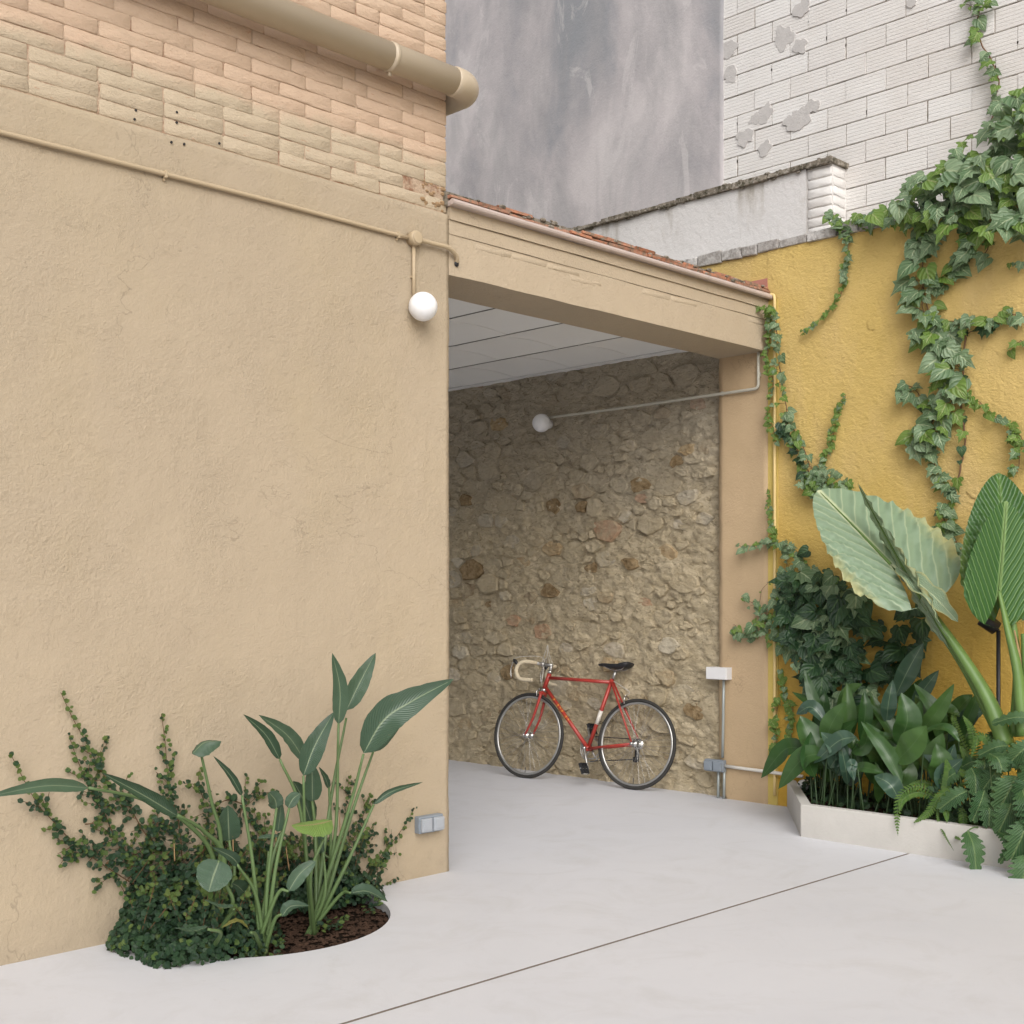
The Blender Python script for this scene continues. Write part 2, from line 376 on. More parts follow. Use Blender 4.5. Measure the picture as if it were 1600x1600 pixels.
M['drystalk'] = simple('dry_tan_stalk', (.34, .22, .11), .8, .2, 0, .15, 20)
M['fig'] = leafmat('creeping_fig_leaf', (.013, .040, .020), (.043, .090, .036), None, 1, 6, .5, .45, trans=.15)
M['figL'] = leafmat('young_creeping_fig_leaf', (.08, .145, .035), (.14, .18, .045), None, 1, 6, .5, .5, trans=.25)
M['figstem'] = simple('thin_brown_stem', (.12, .07, .035), .8, .2)
M['ivystem'] = simple('woody_ivy_stem', (.17, .10, .06), .85, .2, 0, .2, 30)
M['ivy'] = leafmat('ivy_leaf', (.095, .175, .075), (.25, .34, .20), (.36, .44, .26), 1.2, 3.2, .6, .42, .05, None, .22, 0, .35)
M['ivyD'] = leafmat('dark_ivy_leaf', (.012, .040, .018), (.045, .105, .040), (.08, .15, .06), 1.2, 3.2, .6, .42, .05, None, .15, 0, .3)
M['ivyL'] = leafmat('young_ivy_leaf', (.12, .22, .035), (.18, .28, .06), (.3, .36, .14), 1.2, 3.2, .6, .42, .05, None, .28, 0, .3)
M['aloc'] = leafmat('pale_alocasia_leaf', (.22, .31, .19), (.27, .36, .25), (.50, .55, .34), 1.25, 8, .40, .42, .03, (.50, .46, .20), .16, 0, .38, .008)
M['alocD'] = leafmat('green_alocasia_leaf', (.035, .11, .022), (.055, .145, .035), (.22, .34, .12), 1.25, 11, .35, .38, .04, None, .2, 0, .75, .008)
M['alocC'] = leafmat('dark_alocasia_leaf', (.030, .10, .020), (.05, .135, .03), (.10, .20, .05), 1.25, 9, .5, .34, .035, (.16, .24, .06), .2, 0, .3, .010)
M['aspi'] = leafmat('aspidistra_leaf', (.020, .062, .015), (.070, .145, .036), (.07, .13, .045), .12, 3, .4, .36, .02, None, .15, 0, .2)
M['aspiG'] = leafmat('bluish_aspidistra_leaf', (.035, .075, .05), (.065, .115, .075), (.14, .2, .12), .12, 3, .4, .3, .03, None, .1, 0, .2)
M['fern'] = leafmat('fern_pinna', (.08, .17, .035), (.15, .25, .055), None, 1, 5, .5, .45, trans=.25)
M['philo'] = leafmat('philodendron_leaf', (.026, .078, .026), (.080, .155, .062), (.13, .20, .08), 1.1, 8, .5, .32, .04, None, .15, 0, .5)

# ------------------------------------------------------------------ ground and floor
def flatpoly(name, pts, zoff, mat, kind='structure', parent=None, skirt=0):
    bm = bmesh.new()
    vs = [bm.verts.new((x, y, fz(x, y) + zoff)) for x, y in pts]
    f = bm.faces.new(vs); f.normal_update()
    if f.normal.z < 0: f.normal_flip()
    if skirt:
        lo = [bm.verts.new((x, y, fz(x, y) + zoff - skirt)) for x, y in pts]
        n = len(pts)
        for i in range(n): bm.faces.new((vs[i], lo[i], lo[(i + 1) % n], vs[(i + 1) % n]))
    bmesh.ops.triangulate(bm, faces=[f]); bmesh.ops.recalc_face_normals(bm, faces=bm.faces)
    me = D.meshes.new(name); bm.to_mesh(me); bm.free(); me.materials.append(mat)
    o = link(name, me, parent); o['kind'] = kind; return o
HC, HR, HX = (3.25, 5.0), .71, .66
flatpoly('ground', [(-40, -40), (40, -40), (40, 40), (-40, 40)], -.12, M['joint'])
jo = MB(); jo.box((-8, 3.47, -.10), (6.62, 3.53, -.0)); 
arc = [(HC[0] + HX * math.cos(a), HC[1] - HR * math.sin(a)) for a in [math.pi * k / 48 for k in range(49)]]
flatpoly('courtyard_floor', [(-8, -8), (8, -8), (8, 3.490), (-8, 3.490)], 0, M['floor'], skirt=.05)
flatpoly('courtyard_floor', [(-8, 3.509), (8, 3.509), (8, 5.0)] + arc + [(-8, 5.0)], 0, M['floor'], skirt=.09)
flatpoly('porch_and_added_yard_floor', [(3.2, 5.0), (8, 5.0), (8, 13), (-2, 13), (-2, 5.4), (3.2, 5.4)], 0, M['floor'])  # carried on past the porch as an added unseen yard, bouncing light in
o = flatpoly('expansion_joint', [(-8, 3.48), (6.64, 3.48), (6.64, 3.518), (-8, 3.518)], -.0012, M['joint'])
# soil in the round bed
def soil(name, inside, x0, x1, y0, y1, z0, step, amp):
    mb = MB(); nx = int((x1 - x0) / step) + 1; ny = int((y1 - y0) / step) + 1
    vs = []
    for j in range(ny):
        for i in range(nx):
            x = x0 + i * step; y = y0 + j * step
            vs.append((x, y, z0 + amp * noise.noise(Vector((x * 9, y * 9, 3))) + amp * .8 * noise.noise(Vector((x * 30, y * 30, 1)))))
    fs = [(j*nx+i, j*nx+i+1, (j+1)*nx+i+1, (j+1)*nx+i) for j in range(ny-1) for i in range(nx-1) if inside(x0 + (i+.5)*step, y0 + (j+.5)*step)]
    mb.add(vs, fs); o = mb.obj(name, M['soil'], None, True); o['kind'] = 'structure'; return o
soil('round_bed_soil', lambda x, y: ((x-HC[0]) * HR / HX)**2 + (y-HC[1])**2 < (HR+.03)**2, 2.4, 4.0, 4.22, 5.04, -.035, .02, .016)
def chips(name, fn, n, zf):
    mb = MB()
    for _ in range(n):
        p = fn()
        if not p: continue
        x, y = p; s_ = random.uniform(.006, .016); a = random.uniform(0, 6.28); zz = zf(x, y)
        M_ = Matrix.Translation((x, y, zz)) @ Matrix.Rotation(a, 4, 'Z') @ Matrix.Rotation(random.uniform(-.6, .6), 4, 'X')
        q = [M_ @ Vector(v) for v in ((-s_, -s_*.4, 0), (s_, -s_*.5, 0), (s_*.9, s_*.5, 0), (-s_*.8, s_*.4, 0), (0, 0, s_*.5))]
        mb.add(q, [(0, 1, 4), (1, 2, 4), (2, 3, 4), (3, 0, 4)])
    o = mb.obj(name, M['bark_chip']); o['kind'] = 'stuff'; return tagit(o, 'dark brown bark chips scattered over the soil of the ' + ('round bed' if 'round' in name else 'white planter'), 'bark mulch')
def rp():
    a = random.uniform(0, math.pi); r = HR * math.sqrt(random.random()) * .98
    return (HC[0] + r * HX / HR * math.cos(a), HC[1] - r * math.sin(a))
chips('round_bed_mulch', rp, 2600, lambda x, y: -.03 + .016 * noise.noise(Vector((x*9, y*9, 3))) + .004)

# ------------------------------------------------------------------ brick meshes
def brick_mesh(name, L, H, T, seed, mat, jit=.004, rnd=.008, ribs=0):
    """front face towards -Y, origin at the middle of the back face"""
    r = random.Random(seed); j = lambda: r.uniform(-jit, jit)
    a, b = L / 2, H / 2
    if ribs:
        mb = MB(); prof = [(-b, 0.0)]
        vs = []; rows = [(-b, T - .004)]
        for k in range(ribs):
            z0 = -b + 2*b*(k + .12)/ribs; z1 = -b + 2*b*(k + .88)/ribs
            rows += [(z0, T), (z1, T), (-b + 2*b*(k + 1)/ribs, T - .0022)]
        rows = [(-b, 0)] + rows + [(b, 0)]
        jl, jr = j(), j()
        for zz, d in rows:
            vs += [(-a + jl + j()*.3, -d, zz + (j()*.4 if d else 0)), (a + jr + j()*.3, -d, zz)]
        n = len(rows); fs = [(2*i, 2*i+1, 2*i+3, 2*i+2) for i in range(n-1)]
        fs += [tuple(2*i for i in range(n)), tuple(2*i+1 for i in range(n))[::-1]]
        mb.add(vs, fs); return mb.mesh(name, mat)
    c = .014
    c = min(.007, b * .5); q_ = (-1, -.6, -.2, .2, .6, 1) if L > .2 else (-1, -.3, .35, 1)
    out = [((a-c)*t, -b) for t in q_] + [(a,-b+c),(a,b-c)] + [((a-c)*t, b) for t in q_[::-1]] + [(-a,b-c),(-a,-b+c)]
    n = len(out); ring0 = []; ring1 = []; ring2 = []
    for x, z in out:
        x += j(); z += j()
        ring0.append((x, 0, z)); ring1.append((x, -(T - rnd * .8) + j()*.4, z)); k = 1 - rnd / b
        ring2.append((x * (1 - rnd / a), -T + j() * .5, z * k))
    mb = MB(); vs = ring0 + ring1 + ring2 + [(j(), -T + j()*.4, j())]
    fs = []
    for i in range(n):
        k = (i + 1) % n
        fs += [(i, k, n+k, n+i), (n+i, n+k, 2*n+k, 2*n+i), (2*n+i, 2*n+k, 3*n)]
    mb.add(vs, fs); return mb.mesh(name, mat, True)
def brick_rows(z0, z1, x0, x1, course, L, Hd, joint, seed, headers=.12):
    r = random.Random(seed); out = []; z = z0; row = 0
    while z < z1:
        x = x1 + (0 if row % 2 else -L * .5 + .02); x = x1
        first = True
        while x > x0:
            l = L
            if first: l = r.choice((L, L * .5 - joint / 2, L * .5 - joint / 2, L * .76, Hd))
            elif r.random() < headers and not first: l = Hd
            first = False
            out.append((x - l / 2, z + course / 2, l, row)); x -= l + joint
        z += course; row += 1
    return out

# ------------------------------------------------------------------ wall A (beige, left)
wallA = thing('beige_wall', 'tall beige rendered wall on the left with painted salmon brick above', 'wall', (2, 5, 0))
def child(o, par):
    o.parent = par; o.matrix_parent_inverse = par.matrix_world.inverted() if False else Matrix.Translation(-Vector(par.location)); return o
XE = 4.53
mb = MB()
nx, nz = 90, 60   # rendered lower face, very slightly wavy
vs = []
X0 = -7.0
xs = [X0 + (2.0 - X0) * i / 20 for i in range(20)] + [2.0 + (XE - 2.0) * i / 100 for i in range(101)]
zs = [-.12 + 3.59 * i / 120 for i in range(121)]
def wob(x, z): return .006 * noise.noise(Vector((x * 1.1, z * 1.1, 0))) + .0025 * noise.noise(Vector((x * 6, z * 6, 5)))
for zz in zs:
    for x in xs:
        ex = .006 * noise.noise(Vector((0, zz * 5, 9))) + .004 * noise.noise(Vector((2, zz * 25, 9))) if x == xs[-1] else 0
        vs.append((x + ex, 5.0 + wob(x, zz), zz))
W_ = len(xs); Hn = len(zs)
fs = [(j*W_+i, j*W_+i+1, (j+1)*W_+i+1, (j+1)*W_+i) for j in range(Hn-1) for i in range(W_-1)]
b = len(vs)
# end face and top ledge
for j in range(Hn): vs.append((vs[j*W_+W_-1][0] - .004, 5.38, zs[j]))
fs += [(j*W_+W_-1, b+j, b+j+1, (j+1)*W_+W_-1) for j in range(Hn-1)]
b2 = len(vs)
for i in range(W_): vs.append((xs[i], 5.03, 3.476))
fs += [((Hn-1)*W_+i, (Hn-1)*W_+i+1, b2+i+1, b2+i) for i in range(W_-1)]
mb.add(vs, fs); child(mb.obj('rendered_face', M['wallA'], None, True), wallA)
mb = MB(); mb.box((X0, 5.34, -.12), (XE - .01, 5.40, 3.46)); child(mb.obj('back_face', M['ceil']), wallA)
mb = MB(); mb.box((X0, 5.0128, 3.40), (XE - .026, 5.36, 7.6)); child(mb.obj('mortar_bed', M['mortarA']), wallA)
bm1 = [brick_mesh('brick', .297, .0630, .017, s, M['brickA'], .0026, .0028) for s in range(8)]
bm2 = [brick_mesh('brick', .144, .0635, .017, s + 20, M['brickA'], .0018, .0028) for s in range(4)]
bm4 = [brick_mesh('brick', .226, .0635, .017, s + 50, M['brickA'], .0018, .0028) for s in range(2)]
bm3 = [brick_mesh('brick', .146, .0635, .017, s + 40, M['brickA'], .0018, .0028) for s in range(2)]
rest = MB(); nb = 0
rr = random.Random(5)
for (x, z, l, row) in brick_rows(3.478, 7.5, -1.5, XE - .012, .0655, .292, .139, .0095, 3):
    if 4.36 < x < 4.46 and 3.53 < z < 3.62: continue              # broken-out hole near the corner
    me = rr.choice(bm1 if l > .25 else bm4 if l > .2 else bm3 if l > .1395 else bm2)
    loc = (x + rr.uniform(-.003, .003), 5.0262 + rr.uniform(-.0016, .0016), z + rr.uniform(-.001, .001))
    if x > 1.95 and z < 4.85 and nb < 300:
        o = link('brick', me, None, loc, (rr.uniform(-.01, .01), 0, rr.uniform(-.008, .008))); child(o, wallA); nb += 1
    else:
        T = Matrix.Translation(loc); rest.add([T @ v.co for v in me.vertices], [tuple(p.vertices) for p in me.polygons])
o = child(rest.obj('upper_brickwork', M['brickA'], None, True), wallA); o['kind'] = 'stuff'
# crumbled brick in the hole
mb = MB(); rr = random.Random(11)
for k in range(34):
    c = (rr.uniform(4.35, 4.50), 5.018 - rr.uniform(-.006, .008), rr.uniform(3.485, 3.62)); s_ = rr.uniform(.006, .018)
    mb.sphere(c, s_, 6, 4, (1.3, .8, .8))
o = child(mb.obj('crumbled_brick', simple('crumbling_clay', (.36, .24, .135), .95, .1, 0, .3, 40, .02)), wallA); o['label'] = 'crumbled brick and mortar at the upper corner'
# little drilled holes in the brickwork
for px, py in ((213, 172), (277, 175), (211, 186), (277, 191), (268, 222), (288, 225), (345, 223)):
    p = aty(px, py, 5.0035 if py < 200 else 4.996); mb = MB(); mb.cyl((0, -.0, 0), (0, .02, 0), .0055, 10)
    yy = 5.005 if p.z > 3.47 else 4.994
    child(mb.obj('drill_hole', M['black'], None, False, 0, (p.x, yy, p.z)), wallA)

# drain pipe
pipe = thing('drain_pipe', 'thick beige drain pipe running along the salmon brick and turning the corner', 'pipe', (4, 4.9, 4.126))
R_ = .070; PZ = 4.126
path = [Vector((-2, 4.9, PZ + .02)), Vector((4.03, 4.9, PZ))]
mb = MB(); mb.tube(path, R_, 40); child(mb.obj('pipe_length', M['pvc'], None, True), pipe)
mb = MB(); mb.tube([(4.03, 4.9, PZ), (4.048, 4.9, PZ), (4.052, 4.9, PZ), (4.47, 4.9, PZ)], [R_ + .001, R_ + .004, R_ + .0005, R_ + .0005], 40); child(mb.obj('pipe_length', M['pvc'], None, True), pipe)
el = [Vector((4.46, 4.9, PZ)), Vector((4.47, 4.9, PZ))] + [Vector((4.50 + .115 * math.sin(a), 5.015 - .115 * math.cos(a), PZ)) for a in [math.pi / 2 * k / 10 for k in range(11)]] + [Vector((4.615, 6.2, PZ))]
mb = MB(); mb.tube(el, [R_ + .001] + [R_ + .006] * 11 + [R_ + .004, R_ + .001], 40); child(mb.obj('elbow', M['pvc'], None, True), pipe)
for xx in (4.05, 2.6, 1.2):
    mb = MB(); mb.tube([(xx - .012, 4.9, PZ), (xx + .012, 4.9, PZ)], R_ + .0035, 40); mb.box((xx - .008, 4.9, PZ - R_ - .02), (xx + .008, 4.92, PZ - R_)); mb.box((xx - .012, 4.96, PZ - .01), (xx + .012, 5.03, PZ + .01))
    child(mb.obj('pipe_clamp', M['pvc'], None, True), pipe)

# conduit and globe lamp on wall A
con = thing('wall_conduit', 'thin beige painted conduit crossing the beige wall under its brick band', 'conduit', (3, 4.985, 3.288))
mb = MB(); pts = []
for i in range(80):
    x = -4 + i * (4.25 + 4) / 79; pts.append((x, 4.985 + .001 * math.sin(x * 7), 3.288 + .003 * math.sin(x * 2.3)))
mb.tube(pts, .0105, 10); child(mb.obj('tube', M['conduit'], None, True), con)
pts = spline([(4.29, 4.972, 3.286), (4.40, 4.975, 3.288), (4.50, 4.972, 3.285), (4.565, 4.985, 3.262), (4.585, 5.0, 3.235), (4.588, 5.05, 3.215)], 6)
mb = MB(); mb.tube(pts, .012, 12); child(mb.obj('bend', M['conduit'], None, True), con)
mb = MB(); mb.sphere((4.585, 4.999, 3.222), .016, 12, 8, (1, .4, 1)); child(mb.obj('cable_hole', M['black'], None, True), con)
for xx in (2.86, 4.17, 4.32, 1.6):
    mb = MB(); mb.box((xx - .006, 4.974, 3.272), (xx + .006, 5.003, 3.303)); mb.box((xx - .006, 4.992, 3.262), (xx + .006, 5.003, 3.29)); child(mb.obj('clip', M['conduit'], None, False, .001), con)
jb = thing('junction_box', 'round beige junction box on the conduit above the globe lamp', 'junction box', (4.27, 4.98, 3.288))
mb = MB(); mb.tube([(0, .02, 0), (0, -.028, 0), (0, -.032, 0)], [.037, .037, .034], 28); mb.obj('housing', M['conduit'], jb, True).parent = jb
mb = MB(); mb.tube([(0, -.0322, 0), (0, -.037, 0), (0, -.0375, 0)], [.030, .030, .027], 28); mb.obj('lid', M['conduit'], jb, True).parent = jb
def globe_lamp(label, loc, group='white globe wall lamps', r=.073, droppt=None):
    t = thing('globe_lamp', label, 'lamp', loc, (0, 0, 0), group); return t
lp = globe_lamp('white opal globe lamp on the beige wall below the round junction box', (4.285, 4.925, 2.935))
mb = MB(); mb.sphere((0, 0, 0), .0735, 40, 24); mb.obj('globe', M['opal'], lp, True)
mb = MB(); mb.tube([(0, .045, 0), (0, .075, 0)], .034, 24); mb.obj('mount', M['boxwhite'], lp, True)
mb = MB(); mb.tube([(-.012, .058, .03), (-.012, .058, .33)], .0095, 10); mb.obj('drop_conduit', M['conduit'], lp, True)
mb = MB(); mb.box((-.022, .06, .155), (-.003, .076, .165)); mb.obj('clip', M['conduit'], lp)

# double socket
def socket(label, loc, rotz, lid, body, wd=.165, ht=.088, dp=.055):
    t = thing('socket_box', label, 'socket', loc, (0, 0, rotz))
    mb = MB(); mb.box((-wd/2, -dp * .7, -ht/2), (wd/2, .004, ht/2)); mb.obj('housing', body, t, False, .007)
    for s_ in (-1, 1):
        cx = s_ * wd * .25
        mb = MB(); mb.box((cx - wd*.215, -dp, -ht*.41), (cx + wd*.215, -dp*.68, ht*.38)); l = mb.obj('lid', lid, t, False, .006)
        mb = MB(); mb.box((cx - wd*.15, -dp - .0025, -ht*.28), (cx + wd*.15, -dp + .002, ht*.24)); mb.obj('lid_panel', lid, l, False, .002)
    mb = MB(); mb.cyl((-wd/2 + .003, -dp*.35, 0), (-wd/2 - .003, -dp*.35, 0), .014, 16); mb.obj('cable_knockout', body, t)
    return t
socket('grey double outdoor socket low on the beige wall right of the bed', (4.375, 5.0, .287), 0, M['lidgrey'], M['boxgrey'])

# ------------------------------------------------------------------ beam, roof edge, porch
XB = 7.5
beam = thing('lintel_beam', 'long beige rendered beam spanning the porch opening', 'beam', (6, 5, 3.15))
def wavy_box(mb, a, b, n, amp, seed):
    x0, y0, z0 = a; x1, y1, z1 = b; vs = []; fs = []
    for i in range(n + 1):
        x = x0 + (x1 - x0) * i / n
        d = lambda k: amp * noise.noise(Vector((x * 3, k * 7.7, seed)))
        vs += [(x, y0 + d(1), z0 + d(2)), (x, y1, z0 + d(3)), (x, y1, z1), (x, y0 + d(4), z1 + d(5))]
        if i:
            p = (i-1)*4; q = i*4
            for k in range(4): fs.append((p+k, q+k, q+(k+1) % 4, p+(k+1) % 4))
    fs += [(0, 1, 2, 3), (n*4+3, n*4+2, n*4+1, n*4)]; mb.add(vs, fs)
mb = MB(); wavy_box(mb, (XE + .004, 5.004, 3.158), (XB - .002, 5.40, 3.37), 60, .004, 1); child(mb.obj('lower_face', M['beam']), beam)
mb = MB(); wavy_box(mb, (XE + .002, 5.000, 3.372), (XB - .002, 5.39, 3.445), 60, .003, 2); child(mb.obj('middle_band', M['beam']), beam)
mb = MB(); wavy_box(mb, (XE + .002, 4.990, 3.447), (XB - .002, 5.385, 3.512), 60, .003, 3); child(mb.obj('top_band', M['beam']), beam)
rr = random.Random(3); x = 4.72
bms = [brick_mesh('brick', .27, .030, .014, s + 60, M['beam'], .003, .003) for s in range(4)]
while x < 7.3:
    if rr.random() < .55:
        o = link('brick', rr.choice(bms), None, (x + .14, 5.0165, 3.343 + rr.uniform(-.003, .003)), (0, rr.uniform(-.006, .006), 0)); child(o, beam)
    if rr.random() < .3:
        o = link('brick', rr.choice(bms), None, (x + .05, 5.0168, 3.308 + rr.uniform(-.003, .003)), (0, rr.uniform(-.006, .006), 0)); child(o, beam)
    x += .283
roof = thing('porch_roof', 'flat porch roof with a pink drip edge and terracotta tile ends', 'roof', (6, 6, 3.52))
mb = MB(); mb.box((3.3, 5.41, 3.40), (7.6, 9.6, 3.55)); mb.box((4.5, 4.995, 3.516), (7.5, 5.41, 3.588)); child(mb.obj('slab', M['coping']), roof)
mb = MB(); mb.tube([(XE - .02, 4.955, 3.527), (5.5, 4.957, 3.524), (6.5, 4.953, 3.522), (XB - .005, 4.957, 3.518)], .016, 10); mb.box((XE - .01, 4.955, 3.514), (XB - .005, 5.03, 3.540)); child(mb.obj('drip_edge', M['drip'], None), roof)
rr = random.Random(9)
for layer in range(2):
    x = XE - .02 + layer * .12
    while x < XB - .02:
        l = rr.uniform(.13, .28); l = min(l, XB - .01 - x)
        if l < .05: break
        mb = MB(); zz = 3.552 + layer * .024; dy = rr.uniform(-.012, .012) + layer * .014
        th = rr.uniform(.016, .021)
        mb.box((-l/2 + .004, 0, 0), (l/2 - .004, .2, th))
        for k, v in enumerate(mb.v): mb.v[k] = (v[0] + rr.uniform(-.004, .004), v[1] + (rr.uniform(-.008, .008) if v[1] < .1 else 0), v[2] + rr.uniform(-.001, .001))
        if layer == 0 or rr.random() < .85: child(mb.obj('tile', M['terra'], None, False, .0015, (x + l/2, 4.972 + dy, zz)), roof)
        x += l
mb = MB()
for k in range(150):
    x = rr.uniform(XE, XB - .05); mb.sphere((x, 4.99 + rr.uniform(-.012, .03), 3.572 + rr.uniform(-.025, .022)), rr.uniform(.007, .018), 6, 4, (1.6, 1, .7))
child(mb.obj('mortar_crumbs', M['coping'], None), roof)['kind'] = 'stuff'
# added open porch sides, and vaulted ceiling
pw = thing('added_porch_colonnade', 'added unseen columns and lintels leaving the far porch sides open for light', 'added_colonnade', (5, 9.5, 0))  # unseen open sides, added so that light reaches the porch interior
mb = MB(); mb.box((3.2, 9.45, 2.9), (7.9, 9.7, 3.5)); child(mb.obj('added_back_lintel', M['ceil']), pw)
for yy in (6.9, 9.3):
    mb = MB(); mb.box((3.2, yy, -.1), (3.45, yy + .25, 3.42)); child(mb.obj('added_column', M['ceil']), pw)
mb = MB(); mb.box((3.2, 5.41, 2.95), (3.4, 9.5, 3.42)); child(mb.obj('added_side_lintel', M['ceil']), pw)
yb_ = thing('added_yard_wall', 'added unseen pale yard wall beyond the porch back left open for light', 'wall', (4, 13, 0))  # added unseen wall closing the yard behind the opened porch
mb = MB(); mb.box((-2, 13, -.12), (7.8, 13.25, 2.0)); child(mb.obj('rendered_face', M['planter']), yb_)
cl = thing('vaulted_ceiling', 'whitewashed shallow brick vaults under the porch roof', 'ceiling', (5.5, 7, 3.27))
joists = [7.44 - .62 * k for k in range(8)]
CZ = 3.262
for k in range(len(joists) - 1):
    x1, x0 = joists[k] - .012, joists[k + 1] + .012
    ys = [5.41]; 
    first = (.13, .30, .21)[k % 3]
    y = 5.41 + first
    while y < 9.48: ys.append(y); y += .62
    ys.append(9.48)
    for q in range(len(ys) - 1):
        ya, yb = ys[q] + .0022, ys[q + 1] - .0022; mb = MB(); vs = []; n = 18
        for i in range(n + 1):
            t = i / n; x = x0 + (x1 - x0) * t; zz = CZ + .020 * math.sin(math.pi * t)
            dz = ((q * 7 + k * 3) % 4) * .0008
            vs += [(x, ya, zz + dz), (x, yb, zz + dz), (x, ya, zz + .03), (x, yb, zz + .03)]
        fs = []
        for i in range(n):
            p = 4*i; r_ = 4*(i+1)
            fs += [(p, p+1, r_+1, r_), (p, r_, r_+2, p+2), (p+1, p+3, r_+3, r_+1)]
        mb.add(vs, fs); child(mb.obj('vault_tile', M['ceil'], None, False), cl)
mb = MB(); mb.box((3.2, 5.41, 3.325), (7.56, 9.5, 3.36)); child(mb.obj('backing', M['darkjoint']), cl)
for x in joists:
    mb = MB(); mb.box((x - .010, 5.41, CZ + .006), (x + .010, 9.5, 3.34)); child(mb.obj('joist', M['darkjoint']), cl)
mb = MB(); mb.box((7.452, 5.41, CZ - .002), (7.60, 9.5, 3.34)); child(mb.obj('edge_strip', M['ceil']), cl)

# ------------------------------------------------------------------ wall B: yellow wall, pilaster, stone wall
yw = thing('yellow_wall', 'ochre yellow rendered garden wall behind the planter with ivy', 'wall', (XB, 4, 0))
mb = MB(); vs = []; ysn = [-8 + i * .5 for i in range(20)] + [2.0 + i * .03 for i in range(101)]
zsn = [-.12 + 3.97 * i / 110 for i in range(111)]
for zz in zsn:
    for y in ysn:
        d = .010 * noise.noise(Vector((y * 1.2, zz * 1.2, 4))) + .004 * noise.noise(Vector((y * 5, zz * 5, 2))) + .0022 * noise.noise(Vector((y * 16, zz * 22, 2)))
        vs.append((XB + d, y, zz))
W_ = len(ysn)
fs = [(j*W_+i, (j+1)*W_+i, (j+1)*W_+i+1, j*W_+i+1) for j in range(len(zsn)-1) for i in range(W_-1)]
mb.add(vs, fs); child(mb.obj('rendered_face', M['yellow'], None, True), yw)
mb = MB(); mb.box((XB + .001, 5.0, 3.55), (7.78, 8.9, 3.85)); child(mb.obj('rear_face', M['yellow'], None), yw)
mb = MB(); mb.box((XB + .12, -8, -.12), (7.78, 9.6, 3.5)); child(mb.obj('core', M['darkjoint'], None), yw)
mb = MB(); mb.box((XB - .010, 5.0, 3.55), (XB + .01, 5.36, 3.66)); child(mb.obj('pink_paint_patch', M['pink'], None), yw)['label'] = 'dusty pink painted patch above the beam end'
for k in (4, 5, 6, 7):
    pass
mb = MB(); mb.box((XB - .012, 4.915, -.12), (XB + .01, 4.992, 3.50)); child(mb.obj('painted_strip', M['yellow2'], None), yw)['label'] = 'lemon yellow painted strip beside the tan pilaster'
for px, py, r_ in ((1368, 506, .055), (1415, 395, .03), (1385, 640, .03), (1520, 770, .04)):
    p = atx(px, py, XB); mb = MB(); mb.sphere((0, 0, 0), r_, 20, 10, (.07, 1, .8))
    for k, v in enumerate(mb.v): mb.v[k] = tuple(c * (1 + .6 * noise.noise(Vector(v) * 28 + Vector((px, 0, 0)))) for c in v)
    child(mb.obj('plaster_lump', M['yellow'], None, True, 0, tuple(p)), yw)
pil = thing('tan_pilaster', 'tan rendered pilaster carrying the right end of the beam', 'pillar', (XB, 5.2, 0))
mb = MB(); vs = []
ysn = [4.993 + i * .0407 for i in range(11)]; zsn = [-.12 + 3.28 * i / 100 for i in range(101)]
for zz in zsn:
    for y in ysn:
        e = (.010 * noise.noise(Vector((4, zz * 6, 0))) + (-.05 * max(0, .35 - zz) / .35 if zz < .35 else 0)) if y > 5.395 else 0
        vs.append((XB - .016 + .004 * noise.noise(Vector((y * 4, zz * 4, 3))), y + e, zz))
W_ = 11; fs = [(j*W_+i, (j+1)*W_+i, (j+1)*W_+i+1, j*W_+i+1) for j in range(100) for i in range(10)]
b = len(vs)
for j in range(101): vs.append((XB + .10, vs[j*W_+10][1], zsn[j]))
for j in range(101): vs.append((XB + .10, 4.993, zsn[j]))
fs += [(j*W_+10, (j+1)*W_+10, b+j+1, b+j) for j in range(100)] + [(j*W_, b+101+j, b+101+j+1, (j+1)*W_) for j in range(100)]
mb.add(vs, fs); child(mb.obj('shaft', M['pilaster'], None, True), pil)

# rubble stone wall
sw = thing('rubble_stone_wall', 'rough rubble stone wall inside the porch behind the bicycle', 'wall', (XB, 7, 0))
XS = XB + .035
def mh(y, z):
    v = Vector((y * 1.0, z * 1.5, 7))
    h = .034 * noise.fractal(v * 2.2, .9, 2.1, 4) + .020 * noise.noise(Vector((y * 14, z * 24, 3))) + .009 * noise.noise(Vector((y * 34, z * 52, 8)))
    return min(h, .028) if y < 5.44 else h
Y0, Y1, Z1 = 5.38, 8.75, 3.34
mb = MB(); st = .0165; ny = int((Y1 - Y0) / st); nz = int((Z1 + .1) / st); vs = []
for j in range(nz + 1):
    for i in range(ny + 1):
        y = Y0 + i * st; zz = -.1 + j * st; vs.append((XS - mh(y, zz), y, zz))
fs = [(j*(ny+1)+i, (j+1)*(ny+1)+i, (j+1)*(ny+1)+i+1, j*(ny+1)+i+1) for j in range(nz) for i in range(ny)]
mb.add(vs, fs); o = child(mb.obj('mortar', M['stmortar'], None, True), sw)
mb = MB(); mb.box((XS + .0, Y1 - .01, -.1), (XS + .2, 9.6, Z1)); child(mb.obj('far_stretch', M['stmortar'], None), sw)
rs = random.Random(21); AN = 1.55
seeds = []
for rad, cnt in ((.135, 60), (.10, 260), (.075, 900), (.052, 2200), (.036, 2500)):
    for _ in range(cnt):
        y = rs.uniform(Y0 - .05, Y1 - .1); zz = rs.uniform(-.05, Z1) * AN
        if all((y - a)**2 + (zz - b)**2 > ((rad + c) * .92)**2 for a, b, c in seeds): seeds.append((y, zz, rad))
cells = []
